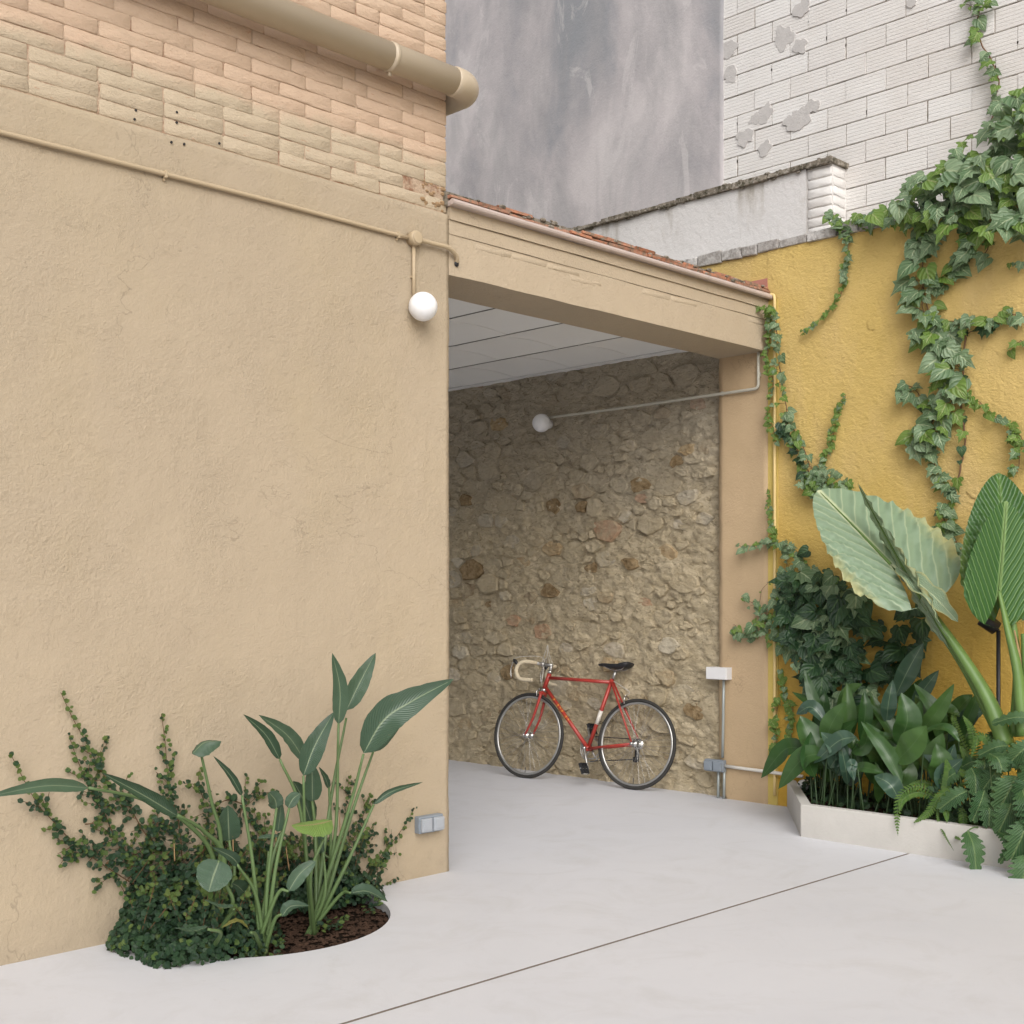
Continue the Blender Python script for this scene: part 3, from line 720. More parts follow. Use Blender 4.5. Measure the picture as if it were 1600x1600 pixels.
for i, (y, zz, r0) in enumerate(seeds):
    poly = [(y - .4, zz - .4), (y + .4, zz - .4), (y + .4, zz + .4), (y - .4, zz + .4)]
    for a, b, c in seeds:
        dx, dy = a - y, b - zz; d2 = dx*dx + dy*dy
        if d2 == 0 or d2 > .25: continue
        d = math.sqrt(d2); off = (d2 + r0*r0 - c*c) / (2 * d); nx_, ny_ = dx / d, dy / d; new = []
        for k in range(len(poly)):
            p, q = poly[k], poly[(k + 1) % len(poly)]
            sp = (p[0]-y)*nx_ + (p[1]-zz)*ny_ - off; sq = (q[0]-y)*nx_ + (q[1]-zz)*ny_ - off
            if sp <= 0: new.append(p)
            if (sp < 0) != (sq < 0) and sp != sq:
                t = sp / (sp - sq); new.append((p[0] + (q[0]-p[0])*t, p[1] + (q[1]-p[1])*t))
        poly = new
        if len(poly) < 3: break
    if len(poly) >= 3 and min(p[0] for p in poly) > 5.425:
        A = abs(sum(poly[k][0]*poly[(k+1) % len(poly)][1] - poly[(k+1) % len(poly)][0]*poly[k][1] for k in range(len(poly)))) / 2
        cells.append((A, y, zz, poly))
cells.sort(key=lambda c: -c[0])
small = MB(); ns = 0; STN = []
for A, cy, cz, poly in cells:
    if rs.random() < (.16 if A > .008 else .42): continue
    cx0 = sum(p[0] for p in poly) / len(poly); cz0 = sum(p[1] for p in poly) / len(poly); size = math.sqrt(A)
    # resample outline to 12 points, shrink, roughen
    per = []; 
    for k in range(len(poly)):
        p, q = poly[k], poly[(k+1) % len(poly)]; per.append(math.hypot(q[0]-p[0], q[1]-p[1]))
    tot = sum(per); pts = []; N = 12 if size > .07 else 8
    for k in range(N):
        s_ = tot * k / N; i = 0
        while s_ > per[i] and i < len(per) - 1: s_ -= per[i]; i += 1
        p, q = poly[i], poly[(i+1) % len(poly)]; t = s_ / per[i] if per[i] else 0
        x_ = p[0] + (q[0]-p[0])*t; z_ = p[1] + (q[1]-p[1])*t
        kk = 1 - (.009 + rs.uniform(0, .008)) / max(.02, size * .5)
        pts.append((cx0 + (x_-cx0)*kk + rs.uniform(-.04, .04)*size, cz0 + (z_-cz0)*kk + rs.uniform(-.04, .04)*size))
    pr = mh(cx0, cz0/AN) + rs.choice((-.010, -.004, 0, .004, .014)) + .008 * min(1, size/.12) ; vs = []
    ty, tz = rs.uniform(-.12, .12), rs.uniform(-.15, .15)
    for kk, d in ((1.0, -.04), (.985, .0), (.90, 1.0), (.5, 1.06)):
        for x_, z_ in pts:
            yy = cx0 + (x_-cx0)*kk; zz = (cz0 + (z_-cz0)*kk) / AN
            h = (-.03 if d < -.01 else (pr - .012 if d == 0 else pr + rs.uniform(-.0035, .0035) + ty*(yy-cx0)*.5 + tz*(zz-cz0/AN)*.5 + .009*noise.noise(Vector((yy*18, zz*26, 1)))))
            vs.append((-h, yy - cx0, zz - cz0/AN))
    vs.append((-(pr + .002), 0, 0)); fs = []
    for r_ in range(3):
        for k in range(N):
            l = (k+1) % N; fs.append((r_*N+k, (r_+1)*N+k, (r_+1)*N+l, r_*N+l))
    for k in range(N): fs.append((3*N+k, 4*N, 3*N+(k+1) % N))
    zc = cz0 / AN
    if ns < 300:
        m_ = MB(); m_.add(vs, fs); STN.append(child(m_.obj('stone', M['stone'], None, False, 0, (XS, cx0, zc)), sw)); STN[-1]['_p'] = (cx0, zc); ns += 1
    else: small.add([(v[0] + XS, v[1] + cx0, v[2] + zc) for v in vs], fs)
def solid(name, ca, cb):
    m = NT(name); c = m.mix(m.ramp(m.noise(18, 6, .7), [(.35, 0.), (.65, 1.)]), ca, cb)
    m.col(c); m.rough(.92, .15); m.bump(m.noise(13, 6, .7, m.vec(1, .8, 1.6)), .05, .8); m.bump(m.noise(60, 5, .7), .012, .8); return m.m
SDK, SOC, SPL = solid('dark_brown_stone', (.19, .125, .06), (.38, .28, .16)), solid('ochre_stone', (.38, .265, .14), (.52, .41, .26)), solid('pale_limestone', (.44, .37, .26), (.60, .52, .40))
for px, py, mt in ((893,800,SDK),(912,885,SDK),(985,880,SDK),(768,672,SOC),(1083,690,SOC),(1045,842,SOC),(1085,1095,SDK),(740,905,SDK),(770,940,SDK),(870,955,SDK),(820,885,SOC),(1060,735,SDK),(988,715,SPL),(975,1010,SPL),(1050,797,SPL),(870,780,SDK),(950,1030,SOC),(800,1050,SDK),(720,1060,SPL),(925,640,SPL),(855,870,SOC),(730,790,SDK),(1010,760,SDK),(900,1000,SPL)):
    p = atx(px, py, XS); o = min(STN, key=lambda q: (q['_p'][0] - p.y)**2 + (q['_p'][1] - p.z)**2); o.data.materials[0] = mt
    o.location.x -= .006
for o in STN: del o['_p']
child(small.obj('small_stones', M['stone'], None, False), sw)['kind'] = 'stuff'

# ------------------------------------------------------------------ upper house wall (grey render / white brick), parapet, copings
XU = 7.8
uw = thing('white_brick_wall', 'tall white painted ribbed brick wall above the yellow wall', 'wall', (XU, 4, 3.9))
mb = MB(); mb.box((XU + .005, -6, 3.4), (XU + .3, 5.62, 7.8)); child(mb.obj('mortar_bed', M['mortarW']), uw)
wb = [brick_mesh('brick', .290, .1415, .015, s + 80, M['brickW'], .0026, .004, 6) for s in range(8)]
wh = [brick_mesh('brick', .137, .140, .015, s + 90, M['brickW'], .002, .004, 6) for s in range(3)]
rr = random.Random(8); rest = MB(); nb = 0
row = 0; zz = 3.80
while zz < 7.7:
    y = 5.605; first = True
    while y > -2:
        l = .289
        if first and row % 2: l = .137
        first = False
        me = rr.choice(wb if l > .2 else wh); cy = y - l/2
        loc = (XU + .013 + rr.uniform(-.003, .003), cy, zz + .0725 + rr.uniform(-.001, .001)); ro = (0, 0, R(-90) + rr.uniform(-.006, .006))
        if cy > 3.0 and zz < 6.3 and nb < 300: child(link('brick', me, None, loc, ro), uw); nb += 1
        else:
            T = Matrix.Translation(loc) @ Matrix.Rotation(ro[2], 4, 'Z'); rest.add([T @ v.co for v in me.vertices], [tuple(p.vertices) for p in me.polygons])
        if cy > 3.0 and zz < 6.2 and rr.random() < .22:
            hs_ = MB(); hs_.sphere((0, 0, 0), .010, 8, 6, (.25, .55 * rr.uniform(.7, 1.2), rr.uniform(.8, 1.9)))
            child(hs_.obj('joint_hole', M['holeD'], None, True, 0, (XU - .0015, cy - l/2 - .004, zz + rr.uniform(.03, .12))), uw)
        y -= l + rr.uniform(.006, .011)
    zz += .1485; row += 1
child(rest.obj('far_brickwork', M['brickW']), uw)['kind'] = 'stuff'
rr = random.Random(4)
for px, py, s_ in ((1225, 60, 26), (1252, 72, 18), (1140, 78, 22), (1142, 118, 20), (1256, 12, 22), (1195, 178, 20), (1165, 215, 22), (1250, 185, 26), (1238, 160+32, 20), (1270, 168, 16), (1195, 232, 16), (1180, 185, 14), (1455-30, 5, 10)):
    kq = px * .013; p = atx(px, py, XU); rad = s_ * .62 * .0052; mb = MB(); n = 28
    vs = [(0, 0, 0)] + [(0, rad * (1 + .75 * noise.noise(Vector((math.cos(a) * 1.3, math.sin(a) * 1.3, px))) + .09 * noise.noise(Vector((math.cos(a) * 6, math.sin(a) * 6, px)))) * math.cos(a), rad * .9 * (1 + .75 * noise.noise(Vector((math.cos(a) * 1.3, math.sin(a) * 1.3, px))) + .09 * noise.noise(Vector((math.cos(a) * 6, math.sin(a) * 6, px)))) * math.sin(a)) for a in [2*math.pi*k/n for k in range(n)]]
    vs = vs + [(.012, v[1]*1.05, v[2]*1.05) for v in vs[1:]]
    fs = [(0, 1 + (k+1) % n, 1 + k) for k in range(n)] + [(1+k, 1+(k+1) % n, 1+n+(k+1) % n, 1+n+k) for k in range(n)]
    mb.add(vs, fs); child(mb.obj('cement_patch', M['patch'], None, False, 0, (XU - .006 - (px % 17) * .0003, p.y, p.z)), uw)
gw = thing('grey_rendered_wall', 'tall blotchy grey cement rendered house wall above the roof', 'wall', (XU, 8, 3.6))
mb = MB(); vs = []; zsn = [3.5 + 4.3 * i / 60 for i in range(61)]; ysn = [5.585] + [5.62 + i * .12 for i in range(56)]
for zz in zsn:
    for i, y in enumerate(ysn):
        vs.append((XU - .012 + .008 * noise.noise(Vector((y*1.3, zz*1.3, 1))), y + (.008 * noise.noise(Vector((0, zz * 9, 1))) if i == 0 else 0), zz))
W_ = len(ysn); fs = [(j*W_+i, (j+1)*W_+i, (j+1)*W_+i+1, j*W_+i+1) for j in range(60) for i in range(W_-1)]
b = len(vs); vs += [(XU + .02, vs[j*W_][1] + .002, zsn[j]) for j in range(61)]
fs += [(j*W_, b+j, b+j+1, (j+1)*W_) for j in range(60)]
mb.add(vs, fs); child(mb.obj('rendered_face', M['grey'], None, True), gw)
mb = MB(); mb.box((XU + .02, 5.63, 3.4), (XU + .3, 12.3, 7.8)); child(mb.obj('core', M['grey']), gw)
# parapet
pp = thing('white_parapet', 'low stained white plaster parapet with a lichen coping in front of the grey wall', 'wall', (7.6, 5, 3.9))
XP, YP = 7.61, 4.56
mb = MB(); vs = []; ysn = [4.765 + i * .04 for i in range(110)]; zsn = [3.84 + .545 * i / 14 for i in range(15)]
for zz in zsn:
    for y in ysn: vs.append((XP + .006 * noise.noise(Vector((y*3, zz*3, 1))), y, zz))
W_ = len(ysn); fs = [(j*W_+i, (j+1)*W_+i, (j+1)*W_+i+1, j*W_+i+1) for j in range(14) for i in range(W_-1)]
mb.add(vs, fs); child(mb.obj('plaster_face', M['parapet'], None, True), pp)
mb = MB(); mb.box((XP + .014, YP + .012, 3.80), (XU + .01, 9.1, 4.38)); child(mb.obj('core', M['brickW']), pp)
wq = [brick_mesh('brick', .185, .055, .022, s + 120, M['brickW'], .004, .005) for s in range(4)]
wr_ = [brick_mesh('brick', .150, .055, .020, s + 130, M['brickW'], .004, .005) for s in range(3)]
rr = random.Random(2)
for k in range(8):
    zz = 3.875 + .0655 * k
    o = link('brick', rr.choice(wq), None, (XP + .026, YP + .105, zz), (rr.uniform(-.02, .02), 0, R(-90))); child(o, pp)
    o = link('brick', rr.choice(wr_), None, (XP + .10, YP + .026, zz), (0, 0, rr.uniform(-.03, .03))); child(o, pp)
y = YP - .01
while y < 9.0:
    l = rr.uniform(.16, .34); mb = MB(); th = rr.uniform(.03, .048)
    n = 4
    mb.box((-.03, 0, 0), (.20, l - .006, th))
    for k, v in enumerate(mb.v): mb.v[k] = (v[0] + rr.uniform(-.010, .008), v[1] + rr.uniform(-.003, .003), v[2] + rr.uniform(-.004, .005))
    child(mb.obj('coping_stone', M['coping'], None, False, .006, (XP, y, 4.378)), pp); y += l
mb = MB()
for k in range(160):
    y = rr.uniform(YP, 8.5); mb.sphere((XP - .012 + rr.uniform(-.012, .01), y, 4.377 + rr.uniform(-.008, .05)), rr.uniform(.006, .017), 6, 4, (.8, 1.6, .6))
child(mb.obj('coping_mortar', M['coping'], None), pp)['kind'] = 'stuff'
wc = thing('yellow_wall_coping', 'row of weathered grey stones capping the yellow wall', 'coping', (7.5, 4, 3.85))
y = 2.4
while y < 6.9:
    l = rr.uniform(.12, .24); mb = MB(); th = rr.uniform(.055, .085)
    mb.box((-.022 + rr.uniform(-.006, .006), 0, 0), (.125, l - .008, th))
    for k, v in enumerate(mb.v): mb.v[k] = (v[0] + rr.uniform(-.008, .006), v[1] + rr.uniform(-.004, .004), v[2] + rr.uniform(-.006, .006))
    child(mb.obj('coping_stone', M['coping2'], None, False, .007, (XB, y, 3.842)), wc); y += l
mb = MB(); mb.box((XB + .10, 0, 3.8), (XU + .01, 9, 3.86)); child(mb.obj('mortar_top', M['coping2']), wc)

# ------------------------------------------------------------------ conduits and fittings on wall B
def cond(name, label, pts, r, mat, cat='conduit', clips=(), group=None):
    t = thing(name, label, cat, pts[0], (0, 0, 0), group); p0 = Vector(pts[0])
    # round the corners
    P = [Vector(p) - p0 for p in pts]; out = [P[0]]
    for i in range(1, len(P) - 1):
        a = (P[i-1] - P[i]); b = (P[i+1] - P[i]); c = .035
        a = P[i] + a.normalized() * min(c, a.length * .45); b = P[i] + b.normalized() * min(c, b.length * .45)
        for k in range(6): t_ = k / 5; out.append(a.lerp(P[i], t_).lerp(P[i].lerp(b, t_), t_))
    out.append(P[-1]); fine = []
    for i in range(len(out) - 1):
        n = max(1, int((out[i+1] - out[i]).length / .15))
        for k in range(n): fine.append(out[i].lerp(out[i+1], k / n))
    fine.append(out[-1]); mb = MB(); mb.tube(fine, r, 10); mb.obj('tube', mat, t, True)
    for c in clips:
        c = Vector(c) - p0; mb = MB(); mb.box((c.x - .012, c.y - .008, c.z - .014), (c.x + .014, c.y + .008, c.z + .014)); mb.obj('clip', mat, t, False, .002)
    return t
a1 = atx(1178, 459, 7.46); a2 = atx(1210, 459, 7.47); yv = a2.y
zc = a2.z
cond('cream_conduit', 'cream painted conduit running down the yellow wall at the pilaster edge', [(7.40, 5.04, zc), (7.468, 5.04, zc), (7.472, yv, zc), (7.474, yv, .24), (7.474, yv, .1)], .0105, M['conduitY'], clips=[(7.478, yv, 3.0), (7.478, yv, 1.9), (7.478, yv, .9)])
b1 = atx(1185, 556, 7.462); b2 = atx(1185, 607, 7.462); b3 = atx(1140, 616, 7.462)
cond('lamp_conduit', 'pale conduit running from under the beam along the stone wall to the globe lamp', [(7.462, b1.y, 3.15), (7.462, b1.y, b2.z), (7.46, 5.42, b2.z - .002), (7.462, 6.2, b2.z - .006), (7.462, 7.05, b2.z - .003)], .0105, M['conduitG'],
     clips=[(7.47, b1.y, 3.0), (7.47, 5.36, b2.z), (7.475, 5.95, b2.z - .004), (7.475, 6.55, b2.z - .005)])
lc = atx(846, 661, 7.41)
t = globe_lamp('white opal globe lamp on the rubble stone wall above the bicycle', (7.41, lc.y, lc.z))
mb = MB(); mb.sphere((0, 0, 0), .0735, 40, 24); mb.obj('globe', M['opal'], t, True)
mb = MB(); mb.tube([(.045, 0, 0), (.10, 0, 0)], .036, 24); mb.obj('mount', M['boxwhite'], t, True)
# white box, steel conduits, grey box
p = atx(1123, 1052, 7.45)
t = thing('white_wall_box', 'white rectangular junction box on the stone wall beside the tan pilaster', 'junction box', (7.45, p.y, p.z))
mb = MB(); mb.box((-.03, -.088, -.043), (.05, .088, .043)); mb.obj('housing', M['boxwhite'], t, False, .004)
mb = MB(); mb.box((-.036, -.084, -.040), (-.029, .084, .040)); mb.obj('cover', M['boxwhite'], t, False, .002)
p1 = atx(1131, 1062, 7.465); p2 = atx(1127, 1190, 7.465); p3 = atx(1126, 1240, 7.465)
cond('steel_conduit', 'galvanised conduit between the white box and the grey double box', [(7.465, p1.y, p1.z), (7.465, p1.y + .01, p2.z + .03)], .010, M['steel'], group='thin metal conduits by the pilaster')
for dy, lb in ((.045, 'left of the two short metal conduits below the grey double box'), (-.005, 'right of the two short metal conduits below the grey double box')):
    cond('steel_conduit', lb, [(7.465, p1.y + dy, p2.z - .03), (7.465, p1.y + dy + .004, .02)], .010, M['steel'], group='thin metal conduits by the pilaster')
p = atx(1117, 1196, 7.45)
socket('grey double socket box low on the stone wall beside the pilaster', (7.475, p.y, p.z), R(-90), M['boxgrey'], M['boxgrey'], .16, .085, .06)
q1 = atx(1133, 1197, 7.46)
cond('white_conduit', 'white horizontal conduit crossing the foot of the tan pilaster', [(7.462, q1.y, q1.z), (7.462, 4.70, q1.z - .012)], .012, M['conduitW'])

# ------------------------------------------------------------------ planter
PX, PY = 6.645, 4.20
pl = thing('white_planter', 'low white rendered planter wall along the yellow wall', 'planter', (PX, PY, 0))
ZP = .217
mb = MB(); bmz = -.06
def wall_strip(mb, A, B, th, z0, z1):
    A = Vector((A[0], A[1], 0)); B = Vector((B[0], B[1], 0)); d = (B - A).normalized(); n = Vector((d.y, -d.x, 0)) * th
    v = [A, B, B + n, A + n]
    mb.add([(p.x, p.y, z0) for p in v] + [(p.x, p.y, z1) for p in v], [(0,3,2,1),(4,5,6,7),(0,1,5,4),(1,2,6,5),(2,3,7,6),(3,0,4,7)])
ins = .06
outl = [(PX, -6), (PX, PY), (XB + .03, 4.87)]
inl = [(PX + ins, -6), (PX + ins, PY - .035), (XB + .03, 4.80)]
vs = []
for z0 in (bmz, ZP): vs += [(x, y, z0) for x, y in outl] + [(x, y, z0) for x, y in inl]
fs = []
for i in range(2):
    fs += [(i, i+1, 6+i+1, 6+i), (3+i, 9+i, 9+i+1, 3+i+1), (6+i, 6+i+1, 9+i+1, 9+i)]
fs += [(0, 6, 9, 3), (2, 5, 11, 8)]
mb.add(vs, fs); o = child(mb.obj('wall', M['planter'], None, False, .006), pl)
mb = MB(); mb.sphere((7.33, 4.60, ZP + .005), .05, 20, 12, (1, 1, .7)); child(mb.obj('round_float_cap', M['boxwhite'], None, True), pl)['label'] = 'small white round cap at the inner corner'
soil('planter_soil', lambda x, y: y < PY + (x - PX) * .70 - .01, PX + .04, XB + .02, 1.5, 4.9, .165, .025, .02)
chips('planter_mulch', lambda: (lambda x, y: (x, y) if y < PY + (x - PX) * .7 - .08 else None)(random.uniform(PX + .07, XB), random.uniform(2, 4.8)), 2200, lambda x, y: .172)

# ------------------------------------------------------------------ bicycle
def bicycle():
    fr = Vector((7.20, 7.06, 0)); re = Vector((7.335, 6.07, 0))
    re.z = fz(re.x, re.y); fr.z = fz(fr.x, fr.y)
    yaw = math.atan2(fr.y - re.y, fr.x - re.x)
    t = thing('road_bicycle', 'old red drop bar road bicycle leaning against the rubble stone wall', 'bicycle', re, (R(8.5), 0, 0))
    t.rotation_euler = (Matrix.Rotation(yaw, 4, 'Z') @ Matrix.Rotation(R(8.5), 4, 'X')).to_euler()
    Rw, WB = .338, (fr - re).length
    def part(name, mb, mat, par=None, smooth=True, bevel=0): return mb.obj(name, mat, par or t, smooth, bevel)
    FH = Vector((WB, 0, Rw)); RH = Vector((0, 0, Rw)); BB = Vector((.425, 0, .275)); SC = Vector((.262, 0, .80)); HT = Vector((WB - .155, 0, .835)); HB = Vector((WB - .115, 0, .715))
    def wheel(name, H):
        w_ = D.objects.new(name, None); COL.objects.link(w_); w_.parent = t; w_.location = H; w_.empty_display_size = .1
        n = 64
        c = [(Rw - .013) * Vector((math.cos(2*math.pi*k/n), 0, math.sin(2*math.pi*k/n))) for k in range(n)]
        mb = MB(); mb.tube(c, .0135, 10, closed=True); mb.obj('tyre', M['tyre'], w_, True)
        c = [(Rw - .033) * Vector((math.cos(2*math.pi*k/n), 0, math.sin(2*math.pi*k/n))) for k in range(n)]
        mb = MB(); mb.tube(c, .0105, 8, closed=True, flat=.9); mb.obj('rim', M['alloy'], w_, True)
        mb = MB(); 
        for k in range(36):
            a = 2*math.pi*k/36; sd = 1 if k % 2 else -1; b = a + (.9 if (k // 2) % 2 else -.9)
            mb.tube([(.02*math.cos(b), sd*.03, .02*math.sin(b)), ((Rw-.042)*math.cos(a), 0, (Rw-.042)*math.sin(a))], .0011, 4, False)
        mb.obj('spokes', M['chrome'], w_, True)
        mb = MB(); mb.tube([(0, -.05, 0), (0, -.036, 0), (0, -.034, 0), (0, -.030, 0), (0, -.028, 0), (0, .028, 0), (0, .030, 0), (0, .034, 0), (0, .036, 0), (0, .05, 0)], [.008, .008, .026, .026, .013, .013, .026, .026, .008, .008], 16); mb.obj('hub', M['chrome'], w_, True)
        mb = MB(); mb.tube([(.0, 0, -Rw + .045), (0, 0, -Rw + .085)], .003, 6); mb.obj('valve', M['black'], w_)
        return w_
    wheel('rear_wheel', RH); wheel('front_wheel', FH)
    def tb(name, a, b, r0, mat='red', r1=None, n=14): 
        mb = MB(); mb.tube([a, Vector(a).lerp(Vector(b), .5), b], [r0, r0, r1 or r0], n); return part(name, mb, M[mat])
    tb('top_tube', SC + Vector((0, 0, -.012)), HT + Vector((.005, 0, -.035)), .0135)
    dt = tb('down_tube', HB + Vector((-.008, 0, .012)), BB, .0155)
    st_ = tb('seat_tube', BB, SC + Vector((-.004, 0, .012)), .0150)
    mb = MB(); mb.tube([BB.lerp(SC, .36), BB.lerp(SC, .56)], .0158, 14); mb.obj('white_band', M['whitep'], st_, True)
    tb('head_tube', HB, HT, .0175)
    for s_ in (1, -1):
        tb('seat_stay', SC + Vector((-.008, s_*.014, -.01)), RH + Vector((.006, s_*.062, .008)), .0075, r1=.006)
        tb('chain_stay', BB + Vector((-.02, s_*.028, 0)), RH + Vector((.012, s_*.062, -.002)), .0095, r1=.0075)
        mb = MB(); P = spline([HB + Vector((.006, s_*.03, -.045)), HB + Vector((.022, s_*.040, -.13)), Vector((WB - .062, s_*.046, .47)), Vector((WB - .025, s_*.05, .385)), Vector((WB - .004, s_*.052, Rw))], 5)
        mb.tube(P, [.0125 - .006*i/(len(P)-1) for i in range(len(P))], 12); part('fork_blade', mb, M['red'])
        mb = MB(); mb.box((WB - .016, s_*.052 - .003, Rw - .014), (WB + .010, s_*.052 + .003, Rw + .016)); part('dropout', mb, M['chrome'], None, False, .002)
        mb = MB(); mb.box((-.014, s_*.062 - .003, Rw - .014), (.020, s_*.062 + .003, Rw + .014)); part('dropout', mb, M['chrome'], None, False, .002)
        mb = MB(); mb.tube([(0, s_*.05, Rw), (0, s_*.08, Rw)], .009, 12); part('axle_nut', mb, M['chrome'])
        mb = MB(); mb.tube([(WB, s_*.05, Rw), (WB, s_*.07, Rw)], .008, 12); part('axle_nut', mb, M['chrome'])
    mb = MB(); mb.box((HB.x - .012, -.038, HB.z - .052), (HB.x + .022, .038, HB.z - .026)); part('fork_crown', mb, M['red'], None, False, .006)
    mb = MB(); mb.tube([HB + Vector((.004, 0, -.028)), HB + Vector((0, 0, 0))], .020, 16); part('lower_headset', mb, M['chrome'])
    mb = MB(); mb.tube([HT, HT + Vector((-.004, 0, .022))], .019, 16); part('upper_headset', mb, M['chrome'])
    mb = MB(); mb.cyl(BB + Vector((0, -.036, 0)), BB + Vector((0, .036, 0)), .021, 18); part('bottom_bracket', mb, M['red'])
    # stem and bars
    ST = HT + Vector((-.012, 0, .065)); BC = ST + Vector((.085, 0, .005))
    mb = MB(); mb.tube([HT + Vector((0, 0, .01)), ST], .0115, 12); mb.tube([ST + Vector((-.008, 0, 0)), BC], .0125, 12); mb.tube([BC + Vector((0, -.022, 0)), BC + Vector((0, .022, 0))], .018, 14); part('stem', mb, M['alloy'])
    mb = MB(); mb.tube([BC + Vector((0, -.10, 0)), BC + Vector((0, .10, 0))], .0125, 12); part('handlebar', mb, M['alloy'])
    for s_ in (1, -1):
        P = [BC + Vector(v) for v in ((0, s_*.095, 0), (.0, s_*.15, 0), (.012, s_*.186, 0), (.05, s_*.198, -.004), (.088, s_*.202, -.028), (.105, s_*.204, -.075), (.078, s_*.206, -.125), (.03, s_*.207, -.142), (-.05, s_*.208, -.142))]
        mb = MB(); mb.tube(spline(P, 6), .0155, 12); part('bar_tape', mb, M['tape'])
        e = P[-1]; mb = MB(); mb.tube([e, e + Vector((-.012, 0, 0))], .0158, 12); part('bar_end_plug', mb, M['black'] if s_ < 0 else M['tape'])
        h = BC + Vector((.095, s_*.203, -.025)); mb = MB(); mb.tube([h, h + Vector((.03, 0, .026)), h + Vector((.045, 0, .035))], [.013, .015, .010], 10); part('lever_hood', mb, M['black'])
        mb = MB(); mb.tube(spline([h + Vector((.045, 0, .02)), h + Vector((.062, 0, -.04)), h + Vector((.052, 0, -.11))], 5), [.006]*10 + [.004], 8, flat=.6); part('brake_lever', mb, M['chrome'])
        mb = MB(); mb.tube(spline([h + Vector((.045, 0, .045)), h + Vector((.0, -s_*.04, .065)), BC + Vector((.01, s_*.06, .055)), BC + Vector((-.01, -s_*.0, .02)), HB + Vector((.03, 0, .02))], 8), .0022, 6); part('brake_cable', mb, M['cable'])
    # the tall cable loops
    for s_ in (1, -1):
        mb = MB(); mb.tube(spline([BC + Vector((-.01, s_*.03, .01)), BC + Vector((-.022, s_*.012, .10)), BC + Vector((-.03, s_*.0, .155)), BC + Vector((-.045, s_*.012, .08)), ST + Vector((.0, s_*.02, 0))], 8), .0018, 6); part('cable_loop', mb, M['cable'])
    # lettering on the down tube
    A = HB + Vector((-.008, 0, .012)); dd = (BB - A).normalized()
    lm = MB(); rq = random.Random(5)
    for k in range(8):
        x0 = -.115 + k * .030; lm.box((x0, -.013, 0), (x0 + .006, .013, .001)); kind = k % 4
        if kind != 1: lm.box((x0 + .0062, .0075, 0), (x0 + .021, .013, .001))
        if kind != 0: lm.box((x0 + .0062, -.013, 0), (x0 + .021, -.0075, .001))
        if kind in (0, 2): lm.box((x0 + .0062, -.003, 0), (x0 + .018, .0025, .001))
        if kind == 3: lm.box((x0 + .0155, -.0073, 0), (x0 + .021, .0073, .001))
    me = lm.mesh('lettering', M['letter'])
    lo = link('lettering', me, dt); nz_ = Vector((0, 1, 0)); upv = nz_.cross(dd)
    T = Matrix((dd.to_4d(), upv.to_4d(), nz_.to_4d(), (0, 0, 0, 1))).transposed()
    T.translation = A.lerp(BB, .38) + nz_ * .0152
    for v in me.vertices:                                  # wrap round the tube
        v.co.z = v.co.z - (.0155 - math.sqrt(max(0, .0155**2 - min(v.co.y, .0150)**2))) if abs(v.co.y) < .0155 else v.co.z - .0155
    lo.matrix_local = T
    # saddle
    sp = SC + Vector((-.012, 0, .012)); tp = SC + Vector((-.030, 0, .075))
    mb = MB(); mb.tube([sp, tp], .0125, 12); part('seat_post', mb, M['alloy'])
    mb = MB(); secs = [(.155, .012, .010, .0), (.12, .020, .018, .004), (.05, .026, .024, .0), (-.02, .042, .030, -.002), (-.07, .066, .036, .006), (-.11, .068, .034, .014), (-.132, .045, .018, .014)]
    vs = []; n = 14
    for x, wd, h, dz in secs:
        for k in range(n):
            a = 2*math.pi*k/n; cz = math.sin(a)
            vs.append((tp.x + x, wd*math.cos(a), tp.z + .045 + dz + (h*.45*cz if cz > 0 else h*1.1*cz)))
    fs = [(i*n+k, i*n+(k+1) % n, (i+1)*n+(k+1) % n, (i+1)*n+k) for i in range(len(secs)-1) for k in range(n)] + [tuple(range(n))[::-1], tuple((len(secs)-1)*n+k for k in range(n))]
    mb.add(vs, fs); part('saddle', mb, M['black'])
    mb = MB()
    for s_ in (1, -1): mb.tube(spline([tp + Vector((.11, s_*.012, .035)), tp + Vector((.02, s_*.02, .006)), tp + Vector((-.06, s_*.03, .010)), tp + Vector((-.11, s_*.04, .04))], 5), .0035, 6)
    part('saddle_rails', mb, M['chrome'])
    # brakes
    b0 = RH + Vector((.13, 0, Rw + .0)); b0 = RH + Vector((math.cos(R(68))*(Rw+.012), 0, math.sin(R(68))*(Rw+.012)))
    for s_ in (1, -1):
        mb = MB(); mb.tube(spline([b0 + Vector((-.005, -s_*.012, .03)), b0 + Vector((-.012, s_*.028, .012)), b0 + Vector((-.012, s_*.024, -.035))], 5), .0055, 8); part('rear_brake_arm', mb, M['chrome'])
        f0 = HB + Vector((.038, 0, -.035)); mb = MB(); mb.tube(spline([f0 + Vector((0, -s_*.012, .03)), f0 + Vector((.012, s_*.028, .008)), f0 + Vector((.008, s_*.024, -.03))], 5), .0055, 8); part('front_brake_arm', mb, M['chrome'])
    mb = MB(); mb.tube(spline([SC + Vector((-.02, 0, -.005)), SC + Vector((-.06, .01, -.02)), b0 + Vector((-.04, .01, .06)), b0 + Vector((-.012, .0, .035))], 6), .0025, 6); part('rear_brake_cable', mb, M['cable'])
    # cranks: near side down, far side up
    ca = R(-78)
